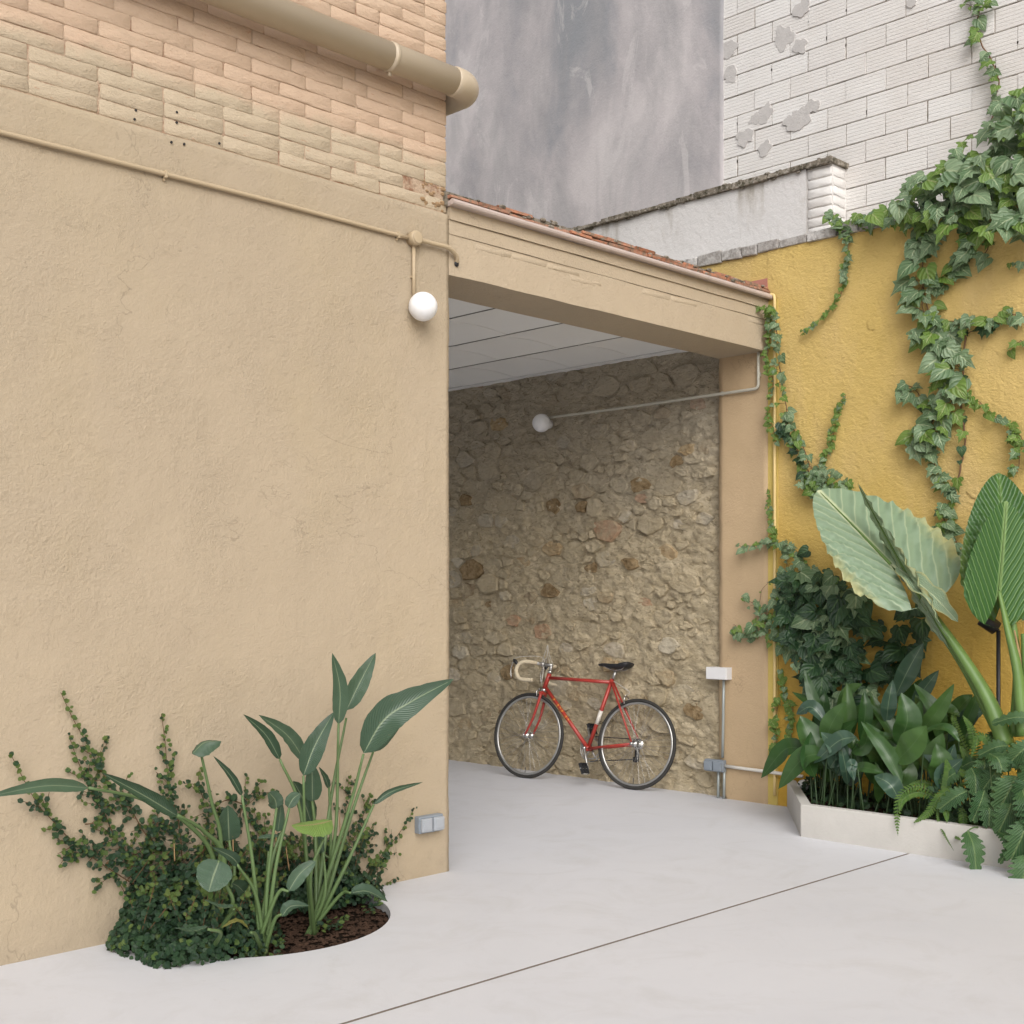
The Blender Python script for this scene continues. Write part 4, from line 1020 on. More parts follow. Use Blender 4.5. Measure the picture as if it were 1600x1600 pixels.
    for s_, ang in ((1, R(-112)), (-1, R(68))):
        e = BB + Vector((math.cos(ang)*.165, s_*.070, math.sin(ang)*.165)); b = BB + Vector((0, s_*.052, 0))
        mb = MB(); mb.tube([b, b.lerp(e, .5), e], [.0115, .009, .0095], 10, flat=.7); part('crank_arm', mb, M['alloy'])
        mb = MB(); mb.tube([BB + Vector((0, s_*.03, 0)), BB + Vector((0, s_*.066, 0))], .013, 12); part('crank_boss', mb, M['chrome'])
        pd = D.objects.new('pedal', None); COL.objects.link(pd); pd.parent = t; pd.location = e + Vector((0, s_*.055, 0)); pd.rotation_euler = (0, R(-65), 0)
        mb = MB(); mb.box((-.042, -.042, -.012), (-.034, .042, .012)); mb.box((.034, -.042, -.012), (.042, .042, .012)); mb.box((-.036, -.042, -.011), (.036, -.035, .011)); mb.box((-.036, .035, -.011), (.036, .042, .011)); mb.box((-.036, -.006, -.010), (.036, .006, .010)); mb.obj('cage', M['black'], pd)
        mb = MB(); mb.cyl((0, -.05, 0), (0, .05, 0), .007, 10); mb.obj('pedal_axle', M['chrome'], pd)
        for q in (-1, 1):
            mb = MB(); mb.box((q*.043 - .0015, -.025, -.006), (q*.043 + .0015, .025, .006)); mb.obj('reflector', M['whitep'], pd)
    for r0, y0, nm in ((.098, -.045, 'outer_chainring'), (.078, -.038, 'inner_chainring')):
        n = 48; c = [BB + Vector((r0*math.cos(2*math.pi*k/n), y0, r0*math.sin(2*math.pi*k/n))) for k in range(n)]
        mb = MB(); mb.tube(c, .0045, 6, closed=True)
        for k in range(5):
            a = 2*math.pi*k/5 + .3; mb.tube([BB + Vector((0, y0, 0)), BB + Vector((r0*math.cos(a), y0, r0*math.sin(a)))], .006, 6)
        part(nm, mb, M['alloy'])
    for r0, y0 in ((.030, -.036), (.036, -.041), (.042, -.030)):
        mb = MB(); mb.cyl(RH + Vector((0, y0, 0)), RH + Vector((0, y0 - .002, 0)), r0, 24); part('sprocket', mb, M['chrome'])
    mb = MB(); mb.tube([BB + Vector((0, -.042, .095)), RH + Vector((0, -.038, .036))], .004, 6); mb.tube([BB + Vector((0, -.042, -.095)), RH + Vector((.03, -.04, -.115))], .004, 6); part('chain', mb, M['black'])
    mb = MB(); mb.box((RH.x + .0, -.055, RH.z - .13), (RH.x + .028, -.035, RH.z - .02)); mb.cyl(RH + Vector((.02, -.03, -.115)), RH + Vector((.02, -.05, -.115)), .022, 16); part('derailleur', mb, M['black'])
    return t
bicycle()

# ------------------------------------------------------------------ leaves
def prof_ell(s): return math.sin(math.pi * min(1, max(0, s)) ** .85) ** .8
def prof_lance(s): return (math.sin(math.pi * min(1, s ** .75)) ** .75) * (1 - .12 * s)
def leaf_grid(mid, width, nrm, prof=prof_lance, m=3, fold=.35, wave=0., wfreq=6, lobes=0, curl=0., seed=0, tear=0.):
    """mid: midrib points (base..tip); nrm: rough facing direction; returns verts, faces, uvs"""
    r = random.Random(seed); n = len(mid) - 1; vs = []; uv = []; fs = []; W2 = 2*m + 1
    ph = r.uniform(0, 6)
    for i, p in enumerate(mid):
        s_ = i / n; t = (mid[min(i+1, n)] - mid[max(i-1, 0)]).normalized()
        side = t.cross(nrm)
        if side.length < 1e-4: side = Vector((1, 0, 0))
        side.normalize(); up = side.cross(t).normalized()
        hw = width * .5 * max(prof(s_), 0.0)
        for k in range(-m, m + 1):
            u = k / m; ww = hw
            if tear and abs(u) == 1: ww *= 1 - tear * r.random()
            x = u * ww * math.cos(fold * abs(u)); z_ = abs(u) * ww * math.sin(fold) - curl * u*u*ww
            z_ += wave * abs(u) * math.sin(wfreq * 6.283 * s_ + ph + (1.3 if u > 0 else 0)) * (prof(s_))
            vs.append(p + side * x + up * z_); uv.append((.5 + .5*u, s_))
    for i in range(n):
        for k in range(2*m):
            a = i*W2 + k; fs.append((a, a+1, a+W2+1, a+W2))
    return vs, fs, uv
CAMDIR = Vector((-S2, -S2, 0))        # roughly towards an onlooker in the courtyard
def make_leaf(name, parent, mid, width, nrm, mat, **kw):
    mb = MB(); off = parent.location; mb.add(*leaf_grid([p - off for p in mid], width, nrm, **kw)); return mb.obj(name, mat, parent, True)
def stalk(parent, pts, r0, r1, mat, name='stalk'):
    off = parent.location; P = spline([p - off for p in pts], 6); n = len(P) - 1
    mb = MB(); mb.tube(P, [r0 + (r1 - r0)*i/n for i in range(n + 1)], 8); return mb.obj(name, mat, parent, True)
def pxm(d): return d / FPX                       # metres per pixel at depth d

# strelitzias in the round bed: (stalk pixels, blade pixels, blade width px, y of stalk foot, y of blade base, y of tip, material, facing)
def strelitzia(label, foot, leaves):
    t = thing('bird_of_paradise_plant', label, 'plant', foot, (0, 0, 0), 'bird of paradise plants in the round bed')
    for i, L in enumerate(leaves):
        st_, bl, wd, ya, yb, mat = L[:6]; opt = L[6] if len(L) > 6 else {}
        yt = opt.get('yt', yb - .03); n = len(st_)
        if n:
            pts = [Vector(foot) + Vector((random.uniform(-.03, .03), random.uniform(-.03, .02), -.02))] + [aty(px, py, ya + (yb - ya) * (k + 1) / n) for k, (px, py) in enumerate(st_)]
            stalk(t, pts, opt.get('r', .0105), .0055, M[opt.get('sm', 'petiole')])
        P = [aty(px, py, yb + (yt - yb) * k / (len(bl) - 1)) for k, (px, py) in enumerate(bl)]
        mid = spline(P, 7 if len(P) > 2 else 14)
        nrm = Vector(opt.get('n', (-.45, -.85, .3))).normalized()
        depth = (P[0].x + P[0].y) * S2
        lf = make_leaf('leaf', t, mid, wd * pxm(depth), nrm, M[mat], prof=opt.get('p', prof_lance), m=3, fold=opt.get('f', .38) + .12, wave=opt.get('w', .003), seed=i, curl=opt.get('c', 0.), tear=opt.get('t', .07), wfreq=5)
        if mat == 'strelL': lf['label'] = 'bright young green leaf'
        if mat == 'strelY': lf['label'] = 'yellowing curled leaf'
    return t
prnd = lambda s: math.sin(math.pi * min(1, max(0, s)) ** .8) ** .55
FR = (3.36, 4.62, -.03); FL = (3.02, 4.50, -.03); FF = (2.86, 4.68, -.03)
strelitzia('tallest bird of paradise plant with upright leaves on the right of the round bed', FR, [
    ([(522, 1320), (529, 1130)], [(529, 1132), (531, 1075), (519, 1020)], 30, 4.62, 4.62, 'strel', dict(f=.25)),
    ([(517, 1250), (541, 1122)], [(541, 1110), (563, 1065), (587, 1020)], 36, 4.66, 4.74, 'strel', dict(f=.3)),
    ([(545, 1265), (568, 1178)], [(568, 1177), (600, 1125), (645, 1095), (709, 1061)], 62, 4.56, 4.46, 'strel', dict(f=.3, yt=4.30, w=.002)),
    ([(550, 1270), (584, 1172)], [(584, 1175), (612, 1135), (640, 1104)], 30, 4.6, 4.56, 'strel', {}),
    ([(544, 1345), (584, 1257)], [(584, 1257), (612, 1237), (661, 1222)], 15, 4.55, 4.45, 'strel', dict(f=.6)),
    ([(478, 1330), (474, 1212)], [(474, 1212), (492, 1165), (522, 1112)], 40, 4.6, 4.56, 'strel', dict(f=.25)),
    ([(470, 1270), (437, 1186)], [(437, 1186), (415, 1148), (380, 1116)], 25, 4.62, 4.7, 'strel', dict(f=.5)),
    ([(492, 1290), (476, 1188)], [(476, 1188), (448, 1148), (404, 1117)], 30, 4.64, 4.78, 'strel', dict(f=.4, w=.006)),
    ([(496, 1350), (488, 1252)], [(488, 1252), (488, 1225), (487, 1193)], 32, 4.66, 4.72, 'strel', dict(p=prnd)),
    ([(500, 1360), (486, 1285)], [(486, 1285), (474, 1250), (458, 1220)], 34, 4.7, 4.84, 'strel', dict(p=prnd)),
    ([(485, 1370), (505, 1312)], [(519, 1282), (492, 1288), (456, 1291)], 42, 4.5, 4.40, 'strelL', dict(p=prnd, c=.7, n=(-.3, -.5, .9), f=.1)),
    ([(530, 1400), (548, 1395)], [(548, 1395), (575, 1393), (606, 1409)], 26, 4.6, 4.45, 'strel', dict(n=(-.4, -.6, .8))),
    ([(520, 1360), (500, 1330)], [(498, 1335), (497, 1318), (494, 1300)], 24, 4.62, 4.75, 'strel', dict(p=prnd)),
    ([(512, 1380), (517, 1300), (514, 1230)], [(514, 1232), (508, 1215), (498, 1198)], 12, 4.66, 4.7, 'strel', {}),
    ([(507, 1400), (505, 1330)], [(505, 1335), (503, 1315), (506, 1290)], 8, 4.55, 4.55, 'strel', {}),
])
strelitzia('bird of paradise plant with slim leaning stalks in the middle of the round bed', FL, [
    ([(395, 1350), (378, 1243)], [(378, 1243), (360, 1212), (333, 1181)], 17, 4.48, 4.5, 'strel', dict(f=.6)),
    ([(418, 1380), (432, 1262)], [(432, 1264), (430, 1250), (420, 1238)], 30, 4.48, 4.46, 'strel', dict(p=prnd, c=.5)),
    ([(430, 1360), (452, 1262)], [(450, 1262), (458, 1248), (469, 1240)], 24, 4.46, 4.44, 'strel', dict(p=prnd, c=.4)),
    ([(424, 1350), (444, 1290)], [(434, 1300), (437, 1278), (440, 1250)], 20, 4.5, 4.52, 'strel', {}),
    ([(432, 1400), (451, 1392)], [(451, 1392), (468, 1366), (493, 1345)], 28, 4.45, 4.35, 'strel', dict(p=prnd)),
    ([(428, 1440), (440, 1428)], [(440, 1432), (455, 1416), (483, 1415)], 22, 4.42, 4.34, 'strel', dict(n=(-.4, -.6, .7))),
    ([(400, 1400), (370, 1350)], [(372, 1350), (360, 1338), (332, 1324)], 22, 4.5, 4.42, 'strel', {}),
    ([(415, 1400), (420, 1330)], [(402, 1310), (425, 1308), (453, 1306)], 12, 4.55, 4.55, 'strel', dict(n=(-.4, -.4, .8))),
    ([(398, 1430), (382, 1390)], [(382, 1395), (372, 1385), (362, 1380)], 26, 4.5, 4.6, 'strel', dict(p=prnd)),
    ([(404, 1420), (420, 1400)], [(400, 1420), (398, 1400), (405, 1382)], 30, 4.6, 4.72, 'strel', dict(p=prnd)),
    ([(400, 1462), (392, 1457)], [(389, 1452), (370, 1440), (346, 1450)], 13, 4.4, 4.3, 'strelY', dict(n=(-.4, -.4, .8))),
])
strelitzia('bird of paradise plant whose long leaves lean far left over the beige wall', FF, [
    ([(350, 1350), (320, 1300), (277, 1273)], [(277, 1275), (225, 1243), (158, 1207)], 36, 4.66, 4.50, 'strel', dict(r=.016, f=.7, w=.004)),
    ([(335, 1350), (290, 1285), (220, 1248), (138, 1231)], [(138, 1231), (70, 1228), (-25, 1246)], 26, 4.7, 4.60, 'strel', dict(r=.012, f=.35, n=(-.3, -.9, .3))),
    ([(345, 1330), (330, 1250), (313, 1173)], [(300, 1178), (320, 1160), (346, 1158)], 34, 4.7, 4.66, 'strel', dict(p=prnd, c=.9, f=0, n=(-.3, -.4, .9))),
    ([(364, 1380), (358, 1313)], [(358, 1314), (357, 1290), (356, 1258)], 40, 4.68, 4.72, 'strel', dict(p=prnd, f=.2)),
    ([(362, 1420), (352, 1380), (341, 1345)], [(343, 1344), (333, 1370), (326, 1394)], 58, 4.5, 4.42, 'strel', dict(p=prnd, f=.1, n=(-.4, -.8, .5))),
    ([(360, 1430), (365, 1420)], [(366, 1416), (345, 1418), (319, 1406)], 13, 4.5, 4.36, 'strel', dict(n=(-.4, -.4, .7))),
    ([(345, 1460), (325, 1452)], [(325, 1448), (300, 1455), (272, 1450)], 13, 4.4, 4.28, 'strel', dict(n=(-.4, -.4, .7))),
    ([(350, 1380), (345, 1340)], [(350, 1345), (352, 1338), (350, 1330)], 10, 4.62, 4.62, 'strel', {}),
])
dry = thing('dry_stalk', 'thin dry tan stalks standing between the bird of paradise leaves', 'plant', (3.0, 4.7, 0), (0, 0, 0))
for a, b in (((366, 1375), (364, 1312)), ((273, 1345), (272, 1318)), ((452, 1360), (447, 1325)), ((533, 1330), (530, 1270)), ((432, 1330), (431, 1295))):
    stalk(dry, [aty(*a, 4.72), aty(*b, 4.7)], .003, .002, M['drystalk'])

# small-leaf climbers ------------------------------------------------
def tiny_leaf(mb, p, size, nrm, r):
    nrm = (nrm + Vector((r.uniform(-.6, .6), r.uniform(-.6, .6), r.uniform(-.5, .7)))).normalized()
    a = nrm.cross(Vector((r.uniform(-1, 1), r.uniform(-1, 1), r.uniform(-1, 1)))).normalized(); b = nrm.cross(a)
    s_ = size * r.uniform(.7, 1.25)
    q = [p - a*s_*.5, p - a*s_*.2 + b*s_*.42, p + a*s_*.25 + b*s_*.36, p + a*s_*.55, p + a*s_*.25 - b*s_*.36, p - a*s_*.2 - b*s_*.42]
    q[0] -= nrm*s_*.1; q[3] -= nrm*s_*.12
    mb.add(q, [(0, 1, 2, 3), (0, 3, 4, 5)], [(.5, 0), (1, .3), (.9, .7), (.5, 1), (.1, .7), (0, .3)])
fig = thing('creeping_fig', 'dark green small leaved creeping fig mounding in the round bed and climbing the beige wall', 'climbing plant', (3.1, 4.95, 0))
rf = random.Random(31); dark = MB(); lite = MB(); stems = MB(); off = fig.location
strands = [
 [(15,1175),(38,1220),(60,1258),(80,1280),(110,1312),(145,1340),(190,1370),(240,1400)],
 [(95,1082),(115,1125),(135,1160),(150,1190),(165,1215),(190,1245),(205,1265),(225,1300),(250,1330)],
 [(107,1147),(122,1190),(137,1222),(150,1245),(165,1275),(180,1310),(200,1345),(235,1390)],
 [(252,1115),(258,1160),(262,1210),(268,1245),(280,1290),(285,1345)],
 [(90,1334),(120,1322),(150,1332)], [(178,1363),(195,1395),(215,1420),(245,1440)], [(190,1466),(215,1462),(240,1440)],
 [(290,1283),(330,1265),(355,1250),(385,1258)], [(411,1218),(396,1236),(378,1262),(372,1300)], [(648,1262),(632,1290),(610,1320),(590,1345),(572,1370)],
 [(620,1332),(600,1338),(585,1352)], [(578,1240),(570,1265),(562,1300),(555,1350)], [(545,1212),(542,1260),(546,1320)], [(585,1285),(572,1310),(560,1345)],
 [(395,1262),(405,1300),(400,1360)], [(415,1270),(410,1330),(420,1390)], [(340,1262),(345,1300),(350,1350)], [(425,1340),(450,1320),(455,1300)],
 [(150,1248),(175,1262),(205,1258)], [(165,1275),(150,1285),(133,1288)], [(205,1300),(232,1290),(252,1280)], [(180,1310),(160,1320),(140,1345)], [(200,1345),(220,1330),(240,1322)],
 [(110,1312),(100,1318),(90,1310)], [(313,1200),(310,1222),(318,1250)], [(230,1320),(245,1300),(246,1270)], [(215,1340),(190,1335),(165,1350)], [(470,1300),(478,1340),(470,1400)], [(600,1398),(585,1392),(560,1390)],
 [(250,1325),(225,1345),(195,1380)], [(130,1330),(110,1345),(95,1340)]]
def strand(pts, Y):
    P = spline([aty(px, py, Y + rf.uniform(-.01, .01)) - off for px, py in pts], 6); stems.tube(P, [.0012 + .0018*i/len(P) for i in range(len(P))], 4, False)
    L = sum((P[i+1] - P[i]).length for i in range(len(P)-1)); n = int(L / .0125); tot = len(P) - 1
    for k in range(n):
        t = k / n; i = min(int(t * tot), tot - 1); p = P[i].lerp(P[i+1], t*tot - i); w_ = .010 + .022*t
        tgt = lite if rf.random() > .15 + t*1.1 else dark
        tiny_leaf(tgt, p + Vector((rf.uniform(-w_, w_), rf.uniform(-.02, 0), rf.uniform(-w_, w_))), .019 + .011*t, Vector((-.1, -1, .25)), rf)
        if t > .25 and rf.random() < .30:    # side twig
            a = rf.choice((-1, 1)) * rf.uniform(.4, 1.2); dr = (P[i] - P[min(i+1, tot)]).normalized(); dr = Matrix.Rotation(a, 3, 'Y') @ dr; ln = rf.uniform(.04, .11)
            stems.tube([p, p + dr*ln], .0013, 4, False)
            for q in range(int(ln / .017) + 1): tiny_leaf(lite if rf.random() < .4 else dark, p + dr*(q*.018 + .012) + Vector((rf.uniform(-.011, .011), rf.uniform(-.01, 0), rf.uniform(-.011, .011))), .021, Vector((-.1, -1, .25)), rf)
for s_ in strands: strand(s_, 4.978)
def mound(cx, cy, rx, ry, h, n, size=.030, sh=.75):
    for _ in range(n):
        a = rf.uniform(0, 6.283); rr_ = math.sqrt(rf.random()); x = cx + rx*rr_*math.cos(a); y = cy + ry*rr_*math.sin(a)
        if y > 4.985: y = 4.985 - rf.uniform(0, .03)
        lump = .72 + .65*noise.noise(Vector((x*6, y*6, 1))) + .25*noise.noise(Vector((x*17, y*17, 4)))
        top = h * lump * (1 - rr_**2)**.5; zz = top * (rf.random() ** .28 if rf.random() < sh else rf.random())
        nn = Vector(((x-cx)/rx, (y-cy)/ry - .3, .4 + zz/h*.6))
        tiny_leaf(dark if rf.random() < .93 else lite, Vector((x, y, zz)) - off, size, nn, rf)
for cx, cy, rx, ry, h, n in ((2.72, 4.86, .16, .12, .30, 700), (2.80, 4.72, .15, .14, .30, 900), (2.93, 4.80, .17, .14, .42, 1100), (2.72, 4.58, .15, .13, .20, 700), (2.90, 4.58, .18, .15, .22, 900), (3.05, 4.66, .14, .12, .26, 600),
    (3.02, 4.92, .20, .08, .52, 800), (2.80, 4.95, .16, .05, .50, 500), (3.22, 4.94, .16, .06, .34, 450), (3.40, 4.95, .16, .05, .44, 450), (3.58, 4.93, .16, .09, .30, 650), (3.74, 4.93, .15, .11, .34, 800), (3.82, 4.86, .12, .10, .16, 350), (2.68, 4.78, .12, .16, .24, 600)):
    mound(cx, cy, rx * 1.15, ry * 1.15, h, n, .026, .7)
    for k in range(7):                                          # sprigs standing out of the shrub
        a = rf.uniform(0, 3.1416); b = Vector((cx + rx * rf.uniform(-.8, .8), min(4.96, cy - ry * rf.uniform(-.3, .8)), h * .5)) - off
        d = Vector((math.cos(a) * .6, -rf.uniform(.1, .5), rf.uniform(.5, 1.1))).normalized(); ln = rf.uniform(.10, .22)
        stems.tube([b, b + d * ln], .0015, 4, False)
        for q in range(int(ln / .014)):
            w3 = b + d * (q * .015 + .01) + Vector((rf.uniform(-.014, .014), rf.uniform(-.014, .014), rf.uniform(-.014, .014))); w3.y = min(w3.y, .03)
            tiny_leaf(lite if q * .014 > ln * .6 else dark, w3, .024, Vector((-.2, -1, .4)), rf)
for px, py in ((390,1490),(398,1478),(380,1470),(505,1448),(515,1444),(525,1446),(535,1440),(430,1475),(437,1468),(300,1480),(585,1412),(578,1420),(432,1492)):
    p = atf(px, py)
    for k in range(9): tiny_leaf(dark if k % 3 else lite, Vector((p.x + rf.uniform(-.03, .03), p.y + rf.uniform(-.03, .03), rf.uniform(-.01, .035))) - off, .024, Vector((-.3, -.3, 1)), rf)
o = dark.obj('foliage', M['fig'], fig, False); o['kind'] = 'stuff'; o['label'] = 'dark older leaves'
o = lite.obj('young_foliage', M['figL'], fig, False); o['kind'] = 'stuff'; o['label'] = 'lighter young leaves at the shoot tips'
stems.obj('stems', M['figstem'], fig)['kind'] = 'stuff'

# ivy ----------------------------------------------------------------
def ivy_mesh(name, mat, seed, lob=1.):
    r = random.Random(seed); mb = MB()
    out = [(0, 0), (-.20, -.10), (-.42, -.02), (-.50, .18), (-.33, .36), (-.40, .60), (-.20, .62), (-.08, .86), (0, 1.05)]
    out = [(x * (1 + r.uniform(-.12, .12)), y * (1 + r.uniform(-.05, .05))) for x, y in out]
    if lob < .5: out = [(0, 0), (-.22, -.14), (-.44, -.04), (-.50, .2), (-.42, .42), (-.30, .62), (-.17, .80), (-.07, .94), (0, 1.03)]
    vs = []; uv = []; fs = []; n = len(out)
    cy = lambda y, x: .10 * math.sin(y * 3) - .22 * x * x - .10 * y * y + r.uniform(-.01, .01)
    for s_ in (-1, 1):
        b = len(vs)
        for i, (x, y) in enumerate(out):
            my = max(0, min(1, y)) * .92 + .02
            for k in range(3):
                t = k / 2; xx = -s_ * x * t; yy = my + (y - my) * t
                vs.append((xx, yy, cy(yy, xx) + .12 * abs(xx))); uv.append((.5 + s_ * .5 * t, max(0, min(1, y))))
        for i in range(n - 1):
            for k in range(2):
                a = b + i*3 + k; q = (a, a+1, a+4, a+3); fs.append(q if s_ > 0 else q[::-1])
    mb.add([(v[0], v[1], v[2]) for v in vs], fs, uv); return mb.mesh(name, mat, True)
IV = {k: [ivy_mesh('leaf', M[k], s, l) for s, l in ((1, 1), (2, 1), (3, 1), (4, .2), (5, .2))] for k in ('ivy', 'ivyD', 'ivyL')}
def in_poly(x, y, P):
    c = False; j = len(P) - 1
    for i in range(len(P)):
        if (P[i][1] > y) != (P[j][1] > y) and x < (P[j][0]-P[i][0])*(y-P[i][1])/(P[j][1]-P[i][1]) + P[i][0]: c = not c
        j = i
    return c
class Ivy:
    def __init__(s, label, foot, seed, group=None):
        s.t = thing('ivy_vine', label, 'ivy', foot, (0, 0, 0), group); s.r = random.Random(seed); s.n = 0; s.items = []; s.st = MB()
    def leaf(s, p, size, kind, flat=.5):
        r = s.r
        nrm = Vector((-1, -.35 + r.uniform(-flat, flat), .35 + r.uniform(-flat, flat))).normalized()
        dn = Vector((0, r.uniform(-.9, .9), -1 + r.uniform(-.1, .9))); y = (dn - nrm * dn.dot(nrm)).normalized(); x = y.cross(nrm)
        Mx = Matrix((x, y, nrm)).transposed().to_4x4() @ Matrix.Scale(size * r.choice((.55, .75, .9, 1., 1.1, 1.25)), 4); Mx.translation = Vector(p) - s.t.location
        s.items.append((size, Mx, r.choice(IV[kind])))
    def strand(s, pts, X, size=.085, spread=.03, dens=.03, kind='ivy', stem=.003, grow=None, ends=1.0):
        P = spline([atx(px, py, X) for px, py in pts], 6); o = s.t.location
        s.st.tube([p - o + Vector((s.r.uniform(-.004, .004), s.r.uniform(-.006, .006), s.r.uniform(-.006, .006))) for p in P], stem, 5, False)
        L = sum((P[i+1] - P[i]).length for i in range(len(P)-1)); n = max(2, int(L / dens)); tot = len(P) - 1
        for k in range(n + 1):
            t = k / n; i = min(int(t*tot), tot - 1); p = P[i].lerp(P[i+1], t*tot - i)
            sz = size * (1 - (1 - ends) * t)
            q = p + Vector((-s.r.uniform(.005, .03 + spread*.6), s.r.uniform(-spread, spread), s.r.uniform(-spread, spread)))
            s.leaf(q, sz, kind if s.r.random() < .8 else ('ivyL' if kind != 'ivyL' else 'ivy'))
            s.st.tube([p - o, q - o], .0012, 4, False)
    def mass(s, poly, X, n, size, thick, kind='ivy', alt=None, pa=.25):
        x0 = min(p[0] for p in poly); x1 = max(p[0] for p in poly); y0 = min(p[1] for p in poly); y1 = max(p[1] for p in poly); c = 0
        while c < n:
            px, py = s.r.uniform(x0, x1), s.r.uniform(y0, y1)
            if not in_poly(px, py, poly): continue
            d = s.r.random(); p = atx(px, py, X - .02 - thick * d)
            s.leaf(p, size * (.8 + .3*d), (alt if alt and s.r.random() < pa else kind), .55); c += 1
    def done(s):
        s.items.sort(key=lambda i: -i[0]); rest = {}
        # nearer the viewer first
        s.items.sort(key=lambda i: (i[1].translation.x))
        for k, (sz, Mx, me) in enumerate(s.items):
            if k < 300:
                o = link('leaf', me, s.t); o.matrix_local = Mx
            else:
                mb = rest.setdefault(me.materials[0].name, (MB(), me.materials[0]))[0]
                uvl = me.uv_layers[0].data; uvs = [(0, 0)] * len(me.vertices)
                for lp in me.loops: uvs[lp.vertex_index] = tuple(uvl[lp.index].uv)
                mb.add([Mx @ v.co for v in me.vertices], [tuple(p.vertices) for p in me.polygons], uvs)
        for mb, mt in rest.values(): mb.obj('inner_foliage', mt, s.t, True)['kind'] = 'stuff'
        s.st.obj('stem', M['ivystem'], s.t, True)
X1 = XB - .02
v = Ivy('large pale green ivy spilling over the top of the yellow wall in long trails', (7.5, 3.4, 3.85), 41)
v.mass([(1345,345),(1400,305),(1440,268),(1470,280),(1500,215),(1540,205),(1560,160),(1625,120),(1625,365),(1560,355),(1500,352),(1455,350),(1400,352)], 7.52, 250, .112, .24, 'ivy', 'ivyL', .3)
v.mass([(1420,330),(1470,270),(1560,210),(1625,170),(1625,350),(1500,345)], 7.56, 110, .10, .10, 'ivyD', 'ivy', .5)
v.strand([(1512,-20),(1530,10),(1527,50),(1548,95),(1560,120),(1555,160),(1548,200)], XU - .03, .075, .025, .042, 'ivy', .005)
v.strand([(1505,5),(1530,12),(1555,5)], XU - .03, .05, .02, .03, 'ivyL', .002)
v.strand([(1420,330),(1385,335),(1355,348),(1340,338)], 7.50, .065, .04, .02, 'ivyL', .003)
v.strand([(1440,330),(1452,370),(1440,420),(1450,480),(1468,530),(1480,580),(1468,640),(1440,680),(1452,700)], X1, .115, .065, .023, 'ivy', .004)
v.strand([(1445,420),(1440,470),(1455,520),(1490,560),(1500,600),(1475,650),(1452,690)], X1 - .02, .11, .06, .032, 'ivy', .003)
v.strand([(1500,350),(1520,385),(1505,410),(1490,430),(1455,450)], X1, .10, .035, .026, 'ivy', .004)
v.strand([(1535,350),(1545,380),(1538,400)], X1, .09, .03, .04, 'ivy', .003)
v.strand([(1425,350),(1450,375),(1455,400)], X1, .09, .035, .035, 'ivy', .003)
v.strand([(1470,505),(1505,500),(1540,502),(1570,490),(1610,496)], X1, .075, .025, .028, 'ivy', .003)
v.strand([(1560,505),(1530,515),(1505,522)], X1, .07, .02, .03, 'ivyD', .003)
v.strand([(1450,640),(1425,605),(1412,610)], X1, .085, .03, .025, 'ivy', .003)
v.strand([(1508,520),(1505,580),(1502,640),(1508,690),(1500,730),(1492,770),(1482,805)], X1 + .005, .07, .012, .10, 'ivyD', .0055)
v.strand([(1452,700),(1465,730),(1480,755),(1492,775)], X1, .075, .03, .026, 'ivy', .003)
v.strand([(1485,790),(1475,815),(1490,840),(1505,870)], X1, .08, .05, .018, 'ivy', .003)
v.strand([(1505,615),(1535,632),(1560,655),(1580,670),(1592,700),(1590,740)], X1, .055, .02, .024, 'ivyL', .0025)
v.strand([(1580,670),(1600,690),(1615,720)], X1, .06, .02, .024, 'ivyL', .0025)
v.strand([(1620,405),(1595,412),(1580,412)], X1, .05, .012, .03, 'ivy', .002)
v.strand([(1620,540),(1595,533),(1582,545)], X1, .055, .015, .03, 'ivyL', .002)
v.done()
v = Ivy('short single ivy strand hanging below the parapet end on the yellow wall', (7.5, 4.4, 3.88), 42)
v.strand([(1298,330),(1312,350),(1322,365),(1325,400),(1320,440)], X1, .055, .016, .014, 'ivy', .002)
v.strand([(1322,345),(1312,352),(1300,342)], 7.47, .05, .02, .02, 'ivyL', .002)
v.strand([(1320,440),(1312,465),(1295,485),(1275,505),(1255,520)], X1, .040, .010, .020, 'ivyL', .0018)
v.done()
v = Ivy('ivy climbing the pilaster edge beside the cream conduit up to the roof corner', (7.48, 4.8, 1.7), 43)
v.strand([(1295,760),(1270,735),(1250,690),(1232,655),(1222,600),(1217,560),(1213,510),(1205,485)], 7.455, .055, .032, .020, 'ivy', .0035)
v.strand([(1215,690),(1203,650),(1208,600),(1200,560),(1205,520),(1203,490)], 7.455, .040, .014, .017, 'ivyL', .002)
v.strand([(1210,484),(1190,480),(1168,474),(1147,468)], 7.40, .042, .012, .013, 'ivyL', .002)
v.strand([(1290,760),(1265,740),(1240,690),(1222,665)], X1, .075, .022, .022, 'ivyD', .003)
v.strand([(1285,755),(1290,720),(1302,680),(1312,645),(1322,617)], X1, .045, .013, .011, 'ivyL', .002, ends=.7)
v.mass([(1250,735),(1300,728),(1330,755),(1330,775),(1255,770)], X1, 60, .06, .05, 'ivy', 'ivyL', .3)
v.done()
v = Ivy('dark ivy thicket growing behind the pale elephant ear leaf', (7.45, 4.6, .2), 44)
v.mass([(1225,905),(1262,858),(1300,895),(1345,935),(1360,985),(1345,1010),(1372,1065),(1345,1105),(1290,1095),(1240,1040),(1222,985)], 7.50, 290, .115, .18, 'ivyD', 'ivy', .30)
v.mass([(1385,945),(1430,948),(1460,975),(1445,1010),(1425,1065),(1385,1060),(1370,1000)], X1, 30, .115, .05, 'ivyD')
v.strand([(1230,990),(1200,985),(1170,995),(1146,975)], 7.455, .050, .032, .015, 'ivy', .002)
v.strand([(1225,960),(1195,955),(1165,935)], 7.455, .045, .030, .018, 'ivy', .002)
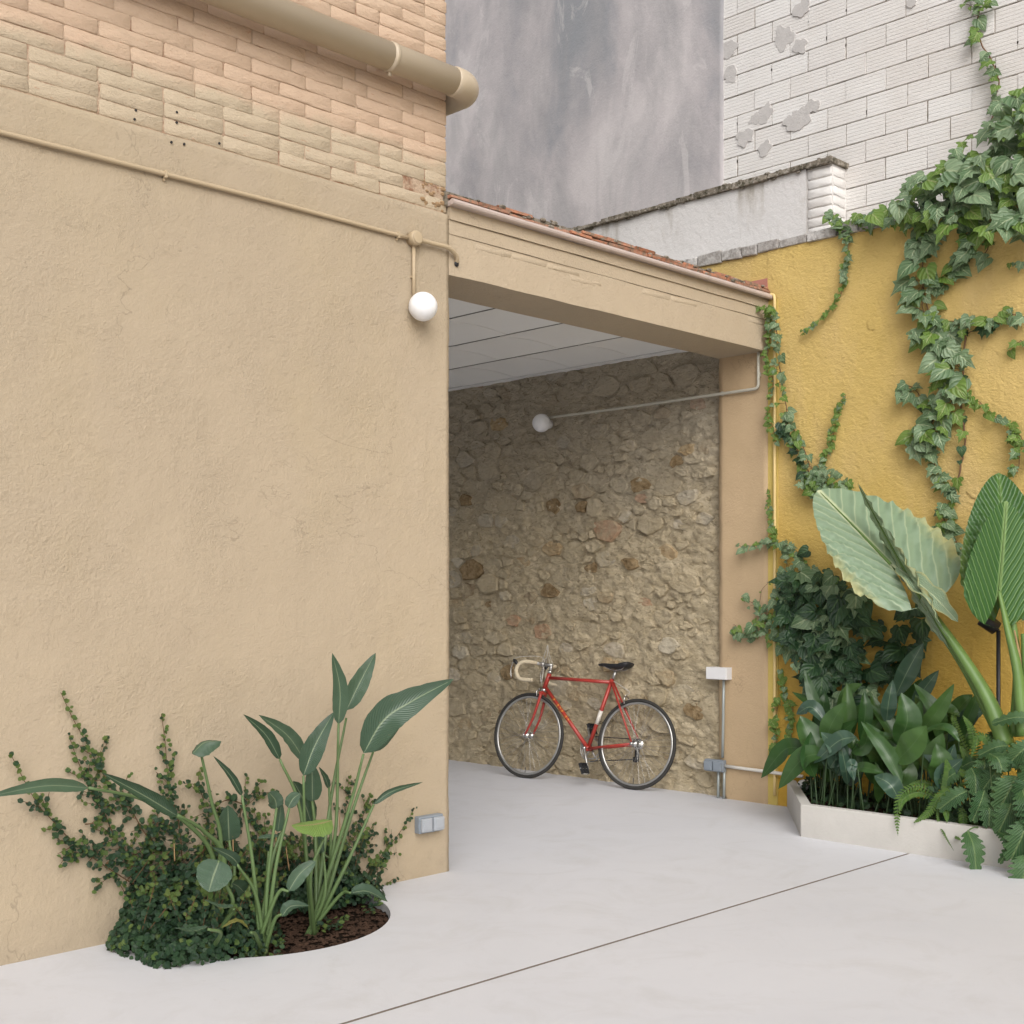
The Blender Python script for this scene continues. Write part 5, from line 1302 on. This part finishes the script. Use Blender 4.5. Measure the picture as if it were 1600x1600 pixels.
v.strand([(1265,885),(1240,858),(1205,848),(1160,856)], 7.455, .048, .028, .015, 'ivy', .002)
v.strand([(1210,850),(1207,820),(1203,790),(1204,765)], 7.455, .045, .012, .013, 'ivyL', .002, ends=.7)
v.strand([(1235,850),(1228,890),(1220,930),(1215,980)], 7.455, .050, .025, .024, 'ivy', .002)
v.mass([(1190,935),(1225,900),(1240,950),(1235,1010),(1195,1015),(1165,990)], 7.47, 34, .06, .05, 'ivy', 'ivyL', .3)
v.strand([(1230,905),(1195,915),(1185,950)], 7.455, .02, .01, .09, 'ivyL', .0015)
v.strand([(1222,1045),(1228,1080),(1240,1120),(1232,1165)], 7.46, .040, .016, .012, 'ivyL', .002)
v.strand([(1215,1090),(1213,1130),(1212,1170)], 7.455, .045, .018, .017, 'ivyL', .002)
v.strand([(1300,900),(1330,940),(1370,1000)], X1, .08, .03, .03, 'ivyD', .004)
v.done()

# alocasia -----------------------------------------------------------
def aloc_leaf(parent, att, tip, width, nrm, mat, lobe=.45, lobew=.85, wave=.02, droop=.05, fold=.12, wf=7, seed=0, thick=True, name='leaf', half=(1., 1.)):
    """att = stalk attachment, tip = blade tip; heart shaped with two basal lobes"""
    r = random.Random(seed); ax = tip - att; L = ax.length; t0 = ax / L; side = t0.cross(nrm).normalized(); up = side.cross(t0).normalized()
    vs = []; uv = []; fs = []; NS, NM = 46, 8; o = parent.location
    for s_ in (-1, 1):
        b = len(vs); hw_ = width * .5 * half[0 if s_ < 0 else 1]; ph = r.uniform(0, 6)
        for i in range(NS + 1):
            v = -lobe + (1 + lobe) * i / NS
            if v >= 0: w_ = hw_ * (1 - v ** 1.9) ** .62 * (1 - .10 * v) ; inner = 0
            else:
                q = -v / lobe; w_ = hw_ * ((1 - q ** 2.2) ** .5) * lobew + hw_ * (1 - lobew) * (1 - q); inner = min(w_, width * .05 * q ** .8 + .12 * width * q * q)
                w_ = max(w_, inner)
            for k in range(NM + 1):
                u = k / NM; x = inner + (w_ - inner) * u; xr = x / hw_
                rip = wave * (xr ** 1.5) * math.sin(wf * 6.283 * (v - .35 * xr) + ph) + wave*.4*xr*math.sin(wf*2.3*6.283*v + ph)
                z_ = fold * x - droop * L * (max(v, 0) ** 2) - droop * 1.2 * L * (xr ** 3) - (.10 * L * (v*v) if v < 0 else 0) + rip
                vs.append(att + t0 * (v * L) + side * (s_ * x) + up * z_ - o); uv.append((.5 + s_ * .5 * min(1, xr), (v + lobe) / (1 + lobe)))
        for i in range(NS):
            for k in range(NM):
                a = b + i*(NM+1) + k; q = (a, a+1, a+NM+2, a+NM+1); fs.append(q if s_ > 0 else q[::-1])
    mb = MB(); mb.add(vs, fs, uv); lf = mb.obj(name, mat, parent, True)
    # raised midrib and main laterals on the blade
    rb = MB(); pts = []
    for i in range(12):
        v = i / 11 * .96; pts.append(att + t0*(v*L) + up*(-droop*L*v*v + .004) - o)
    rb.tube(pts, [.008 * (1 - .85*i/11) * (L/.6) for i in range(12)], 6, False)
    ro = rb.obj('midrib', M['petioleB'], lf, True)
    return lf
al = thing('elephant_ear_plant', 'big elephant ear plant with a pale rippled leaf and a thick leaning stalk', 'plant', (6.98, 3.55, .17))
XA = 6.93
att = atx(1392, 883, XA); tip = atx(1278, 762, XA + .10)
nrm = Vector((-.62, -.62, .42)).normalized()
aloc_leaf(al, att, tip, .60, nrm, M['aloc'], .46, .95, .028, .03, .0, 6, 3, half=(.92, 1.42))
att2 = atx(1440, 935, XA - .04); tip2 = atx(1337, 757, XA + .02)
t_ = (tip2 - att2).normalized(); vd = (att2 - Vector((0, 0, CAMH))).normalized(); n2 = (t_.cross(vd)).normalized()
n2 = (n2 * .95 - vd * .31).normalized()
lf = aloc_leaf(al, att2, tip2, .24, n2, M['aloc'], .42, .8, .018, .02, .15, 5, 5); lf['label'] = 'narrow leaf seen edge on in front of the big pale leaf'
lf = make_leaf('leaf', al, spline([atx(1400, 885, XA - .03), atx(1452, 925, XA - .08), atx(1497, 972, XA - .05)], 8), .135, Vector((-.55, -.55, .6)).normalized(), M['aloc'], prof=prnd, m=4, fold=.1, wave=.018, wfreq=3, seed=9)
lf['label'] = 'wavy pale basal lobe below the big pale leaf'
def bigstalk(par, pix, X, r0, r1, mat='petioleB', Xs=None):
    pts = [atx(px, py, X if Xs is None else Xs[k]) for k, (px, py) in enumerate(pix)]; P = spline([p - par.location for p in pts], 8); n = len(P) - 1
    mb = MB(); mb.tube(P, [r0 + (r1 - r0) * (i/n) for i in range(n+1)], 14, flat=.8); return mb.obj('stalk', M[mat], par, True)
bigstalk(al, [(1572, 1165), (1545, 1095), (1500, 1020), (1440, 936)], XA, .062, .022)
bigstalk(al, [(1560, 1140), (1510, 1045), (1460, 970), (1425, 915), (1392, 884)], XA + .05, .045, .010)
al2 = thing('elephant_ear_plant', 'elephant ear plant at the right edge with upright dark green leaves', 'plant', (6.95, 3.15, .17))
attC = atx(1572, 900, 7.08); tipC = atx(1562, 737, 7.15)
aloc_leaf(al2, attC, tipC, .50, Vector((-.7, -.6, .25)).normalized(), M['alocC'], .45, .85, .022, .04, .05, 9, 7)
attD = atx(1561, 922, 6.90); tipD = atx(1574, 782, 6.96)
aloc_leaf(al2, attD, tipD, .40, Vector((-.66, -.7, .2)).normalized(), M['alocD'], .42, .85, .008, .03, .10, 8, 8)
bigstalk(al2, [(1600, 1150), (1590, 1050), (1575, 985), (1561, 924)], 6.90, .045, .012)
bigstalk(al2, [(1585, 1150), (1590, 1060), (1585, 985), (1572, 902)], 6.98, .04, .012)
bigstalk(al2, [(1620, 1150), (1605, 1050), (1600, 990)], 6.95, .045, .02)
lf = stalk(al2, [atx(1605, 1090, 6.93), atx(1592, 1020, 6.93), atx(1585, 985, 6.9)], .012, .004, M['drystalk'], 'dry_sheath')

# garden spotlight behind the plants
sp = thing('garden_spotlight', 'black garden spotlight on a post between the elephant ear stalks', 'lamp', tuple(atx(1560, 1130, 7.25)))
o0 = sp.location; h = atx(1546, 974, 7.25) - o0; 
mb = MB(); ttop = atx(1560, 985, 7.25) - o0; mb.tube([(0, 0, -.5), (0, 0, -.1), ttop], .012, 12); mb.obj('post', M['black'], sp, True)
mb = MB(); d = Vector((-.35, .55, .5)).normalized(); mb.tube([h - d*.055, h - d*.05, h + d*.045, h + d*.05], [.030, .042, .046, .046], 20); mb.obj('head', M['black'], sp, True)
mb = MB(); mb.tube([h + d*.0502, h + d*.052], .040, 20); mb.obj('lens', simple('dark_lens_glass', (.05, .05, .055), .1, .5), sp, True)
mb = MB(); mb.tube([h, ttop], .010, 8); mb.obj('bracket', M['black'], sp, True)

# aspidistras --------------------------------------------------------
asp = thing('aspidistra_clump', 'broad leaved dark green aspidistra clump filling the left end of the white planter', 'plant', (7.0, 4.2, .17))
prof_asp = lambda s: math.sin(math.pi * min(1, max(0, s)) ** .9) ** .85
AL = [  # blade base, (control), tip, width px, x depth, material
 ((1285,1125),(1270,1090),(1257,1046),17,7.15,'aspi'), ((1292,1132),(1268,1105),(1244,1116),22,7.0,'aspiG'), ((1292,1185),(1268,1155),(1250,1118),42,6.95,'aspi'),
 ((1288,1165),(1300,1130),(1322,1096),30,6.98,'aspi'), ((1322,1165),(1325,1120),(1323,1066),26,7.15,'aspi'), ((1345,1160),(1352,1115),(1350,1080),22,7.1,'aspi'),
 ((1338,1152),(1310,1158),(1271,1193),28,6.85,'aspiG'), ((1345,1215),(1335,1195),(1337,1160),20,6.95,'aspi'), ((1402,1165),(1418,1125),(1408,1082),38,6.90,'aspi'),
 ((1398,1192),(1425,1165),(1448,1134),40,6.80,'aspi'), ((1385,1130),(1388,1100),(1395,1062),24,7.12,'aspiG'), ((1398,1090),(1420,1045),(1443,1004),30,7.25,'aspiG'),
 ((1430,1152),(1462,1115),(1491,1068),24,7.0,'aspi'), ((1425,1105),(1445,1075),(1467,1047),22,7.3,'aspiG'), ((1410,1225),(1385,1175),(1345,1127),22,6.8,'aspi'),
 ((1265,1175),(1228,1170),(1189,1216),32,6.95,'aspi'), ((1292,1178),(1255,1185),(1216,1233),32,6.85,'aspi'), ((1445,1140),(1480,1138),(1500,1160),14,6.8,'aspi'),
 ((1372,1255),(1374,1225),(1368,1190),18,6.85,'aspi'), ((1405,1250),(1390,1225),(1366,1212),28,6.78,'aspiG'), ((1335,1198),(1355,1200),(1382,1208),16,6.8,'aspi'),
 ((1340,1200),(1330,1195),(1335,1220),16,6.75,'aspiG'), ((1400,1150),(1375,1150),(1352,1128),16,6.9,'aspi'), ((1460,1140),(1480,1110),(1500,1120),20,7.2,'aspi'),
 ((1440,1140),(1443,1115),(1430,1085),24,7.15,'aspi'), ((1365,1150),(1370,1120),(1362,1085),26,7.2,'aspi'), ((1310,1200),(1318,1170),(1330,1140),22,6.95,'aspi'), ((1330,1175),(1350,1165),(1358,1140),24,6.85,'aspi'),
 ((1470,1150),(1500,1105),(1520,1085),26,7.3,'aspi'), ((1480,1160),(1515,1120),(1540,1110),26,7.25,'aspiG'), ((1260,1160),(1255,1140),(1248,1125),24,7.2,'aspi'), ((1415,1120),(1425,1090),(1440,1060),26,7.35,'aspi'),
 ((1310,1130),(1325,1085),(1348,1068),22,7.25,'aspi'), ((1275,1140),(1285,1110),(1290,1080),22,7.3,'aspi')]
rl = random.Random(77)
for i in range(24):
    bx = rl.uniform(1270, 1500); by = rl.uniform(1150, 1200); AL.append(((bx, by), (bx + rl.uniform(-18, 18), by - 40), (bx + rl.uniform(-45, 45), by - rl.uniform(60, 95)), rl.uniform(18, 30), rl.uniform(7.05, 7.38), 'aspi'))
for i in range(34):
    bx = rl.uniform(1262, 1500); by = 1200 + (bx - 1262) * .10 + rl.uniform(-12, 22); AL.append(((bx, by), (bx + rl.uniform(-14, 14), by - 28), (bx + rl.uniform(-34, 34), by - rl.uniform(42, 72)), rl.uniform(20, 34), rl.uniform(6.85, 7.2), rl.choice(('aspi', 'aspi', 'aspiG'))))
for i, (a, c, b, wd, X, mt) in enumerate(AL):
    A, C, B = atx(*a, X), atx(*c, X - .03), atx(*b, X - .02)
    foot = Vector((min(7.4, max(6.74, X + rl.uniform(-.05, .05))), A.y + rl.uniform(-.06, .06), .16)); foot.y = min(foot.y, PY + (foot.x - PX)*.7 - .1)
    stalk(asp, [foot, A], .0045, .004, M['stalkD'])
    n = Vector((-.6 + rl.uniform(-.25, .25), -.6 + rl.uniform(-.25, .25), .45 + rl.uniform(-.2, .2))).normalized()
    make_leaf('leaf', asp, spline([A, C, B], 6), wd * 1.18 * pxm(7.4), n, M[mt], prof=prof_asp, m=2, fold=.35 if i % 3 else .15, wave=.002, seed=i, tear=0)

# ferns --------------------------------------------------------------
def frond(mb, st, P, wl, r):
    st.tube(P, [.0022 - .0012*i/len(P) for i in range(len(P))], 4, False); n = len(P) - 1
    N = 26
    for k in range(1, N):
        s_ = k / N; i = min(int(s_*n), n-1); p = P[i].lerp(P[i+1], s_*n - i); t = (P[i+1] - P[i]).normalized()
        sd = t.cross(Vector((-.5, -.5, .7))).normalized(); l = wl * (math.sin(math.pi * min(1, s_*.9 + .12)) ** .6) * (1 - .3*s_)
        for q in (-1, 1):
            d = (sd * q + t * .35 + Vector((0, 0, -.25 + r.uniform(-.1, .1)))).normalized(); w_ = .0065
            a = p; b = p + d * l
            mb.add([a - t*w_*.7, a + t*w_*.9, p + d*l*.6 + t*w_, b, p + d*l*.6 - t*w_*.8], [(0, 1, 2, 4), (4, 2, 3)], [(0, 0), (1, 0), (.9, .6), (.5, 1), (.1, .6)])
def fern(label, foot, fronds, seed):
    t = thing('fern', label, 'fern', foot, (0, 0, 0), 'ferns in the white planter'); r = random.Random(seed)
    for pts, X0_, X1_, wl in fronds:
        n = len(pts) - 1; P = [Vector(foot)] if False else []
        P += [atx(px, py, X0_ + (X1_ - X0_) * k / n) for k, (px, py) in enumerate(pts)]
        mb = MB(); st_ = MB(); frond(mb, st_, spline([p - t.location for p in P], 7), wl, r)
        f_ = st_.obj('frond', M['petiole'], t, True); mb.obj('leaflets', M['fern'], f_)['kind'] = 'stuff'
    return t
fern('bright green fern arching over the front edge of the planter soil', (6.78, 3.62, .17), [
 ([(1465,1245),(1435,1228),(1408,1242),(1402,1275),(1403,1306)], 6.8, 6.58, .040),
 ([(1468,1250),(1435,1238),(1412,1248),(1405,1268)], 6.78, 6.64, .040),
 ([(1485,1232),(1468,1245),(1450,1270),(1427,1286)], 6.8, 6.62, .042),
 ([(1470,1245),(1465,1275),(1475,1302),(1490,1329)], 6.74, 6.58, .014),
 ([(1475,1240),(1482,1210),(1478,1185)], 6.8, 6.8, .038),
 ([(1485,1235),(1510,1222),(1530,1228),(1545,1245)], 6.85, 6.72, .040),
 ([(1480,1240),(1478,1262),(1480,1285)], 6.72, 6.66, .032),
 ([(1500,1240),(1470,1230),(1440,1222),(1420,1226)], 6.95, 6.8, .036),
 ([(1490,1245),(1505,1275),(1500,1305),(1492,1310)], 6.78, 6.6, .038),
 ([(1478,1220),(1460,1195),(1440,1185)], 6.9, 6.9, .03)], 5)
fern('fern with upright curling fronds beside the elephant ear stalks', (6.9, 3.3, .17), [
 ([(1530,1215),(1525,1175),(1518,1140),(1504,1117)], 6.95, 6.9, .045), ([(1535,1210),(1545,1165),(1530,1150),(1517,1185)], 6.9, 6.78, .045),
 ([(1540,1210),(1545,1165),(1560,1155),(1570,1185)], 6.95, 6.85, .045), ([(1515,1215),(1510,1185),(1500,1165)], 6.95, 6.9, .038),
 ([(1560,1210),(1580,1170),(1600,1160)], 6.9, 6.85, .045), ([(1545,1215),(1560,1240),(1590,1275)], 6.85, 6.68, .040), ([(1550,1200),(1575,1150),(1605,1130)], 7.0, 6.95, .045),
 ([(1530,1225),(1500,1205),(1478,1205)], 6.9, 6.8, .036), ([(1520,1190),(1500,1150),(1490,1120),(1500,1113)], 7.05, 7.0, .03)], 6)

# lobed philodendron --------------------------------------------------
ph = thing('lobed_philodendron', 'deeply lobed glossy philodendron spilling over the right end of the planter', 'plant', (6.85, 3.2, .17))
def philo(a, b, wd, X, i, nrm=(-.6, -.6, .5)):
    A, B = atx(*a, X), atx(*b, X - .05); C = A.lerp(B, .5) + Vector((-.02, -.02, .02)); r = random.Random(i)
    foot = Vector((max(6.75, X + .05), A.y + r.uniform(-.05, .05), .17)) if A.z > .2 else Vector((6.78, A.y, .2))
    lo_ = 6
    def prof(s): return (math.sin(math.pi * min(1, s*.88 + .10)) ** .55) * (1 - .2*s)
    mid = spline([A, C, B], 16); n = len(mid) - 1; n_ = Vector(nrm).normalized(); vs = []; uv = []; fs = []; o = ph.location; hw0 = wd * pxm(7.2) * .5
    for s_ in (-1, 1):
        b0 = len(vs)
        for k in range(n + 1):
            v = k / n; t = (mid[min(k+1, n)] - mid[max(k-1, 0)]).normalized(); sd = t.cross(n_).normalized(); up = sd.cross(t)
            cut = .5 + .5*math.cos(2*math.pi*(v*lo_ + (.2 if s_ > 0 else 0))); w_ = 1.15 * hw0 * prof(v) * (1 - .40 * cut**2.2 * (1 if v < .93 else 0))
            fw = hw0 * .35
            for u in (0, .4, 1):
                vs.append(mid[k] + sd*s_*w_*u + up*(u*w_*.25 - .35*(w_*u)**2/hw0) - t*(-fw*u*(1-cut*.3)) - o); uv.append((.5 + .5*s_*u*w_/hw0, v))
        for k in range(n):
            for q in range(2):
                a_ = b0 + k*3 + q; f_ = (a_, a_+1, a_+4, a_+3); fs.append(f_ if s_ > 0 else f_[::-1])
    mb = MB(); mb.add(vs, fs, uv); mb.obj('leaf', M['philo'], ph, True); stalk(ph, [foot, foot.lerp(A, .5) + Vector((-.02, 0, .03)), A], .005, .0035, M['petiole'])
for i, (a, b, wd, X) in enumerate([((1588,1212),(1562,1262),50,6.72), ((1512,1235),(1468,1264),30,6.72), ((1602,1192),(1545,1186),26,6.8), ((1612,1122),(1552,1130),22,6.85),
    ((1512,1298),(1525,1358),34,6.56), ((1560,1300),(1576,1322),22,6.58), ((1606,1282),(1580,1342),44,6.56), ((1604,1335),(1594,1388),46,6.52), ((1538,1235),(1520,1282),28,6.68),
    ((1598,1235),(1604,1285),40,6.62), ((1582,1320),(1562,1348),16,6.56), ((1575,1165),(1530,1180),26,6.85), ((1612,1160),(1570,1200),34,6.8), ((1560,1200),(1535,1235),30,6.78),
    ((1540,1250),(1545,1290),34,6.7), ((1580,1255),(1560,1300),36,6.66), ((1500,1205),(1470,1225),26,6.85), ((1555,1145),(1540,1170),22,7.0), ((1610,1215),(1590,1250),36,6.7),
    ((1530,1190),(1500,1200),24,6.95), ((1625,1250),(1612,1300),44,6.6), ((1640,1180),(1600,1220),44,6.7), ((1655,1280),(1620,1340),50,6.56)]):
    philo(a, b, wd, X, i)
rp2 = random.Random(55)
for k in range(20):
    x = rp2.uniform(1500, 1640); y = rp2.uniform(1170, 1300); a = rp2.uniform(-1.2, 2.2)
    philo((x, y), (x + 42 * math.sin(a * .6) - 10, y + 20 + 26 * abs(math.cos(a))), rp2.uniform(28, 42), rp2.uniform(6.72, 6.98), 100 + k, (-.6 + rp2.uniform(-.3, .3), -.6 + rp2.uniform(-.3, .3), .5))
# low ground cover in the planter
gc = MB(); rg = random.Random(3); o0 = Vector((7, 4, .17))
for _ in range(2600):
    x = rg.uniform(6.72, 7.45); y = rg.uniform(2.2, 4.7)
    if y > PY + (x - PX)*.7 - .12: continue
    if y > 3.45 and (x < 6.95 and rg.random() < .93): continue
    if y > 3.45 and rg.random() < .6: continue
    hgt = .05 if y > 3.45 else .22
    tiny_leaf(gc, Vector((x, y, .17 + rg.uniform(0, hgt))) - o0, .04, Vector((-.5, -.5, .7)), rg)
for _ in range(160):
    x = rg.uniform(7.15, 7.42); y = rg.uniform(4.3, 4.62); tiny_leaf(gc, Vector((x, y - .05, .19 + rg.uniform(0, .10))) - o0, .032, Vector((-.5, -.5, .7)), rg)
go = gc.obj('ground_cover', M['fig'], None, False, 0, o0); tagit(go, 'low dark leafy ground cover between the plants of the white planter', 'ground cover', None, 'stuff')
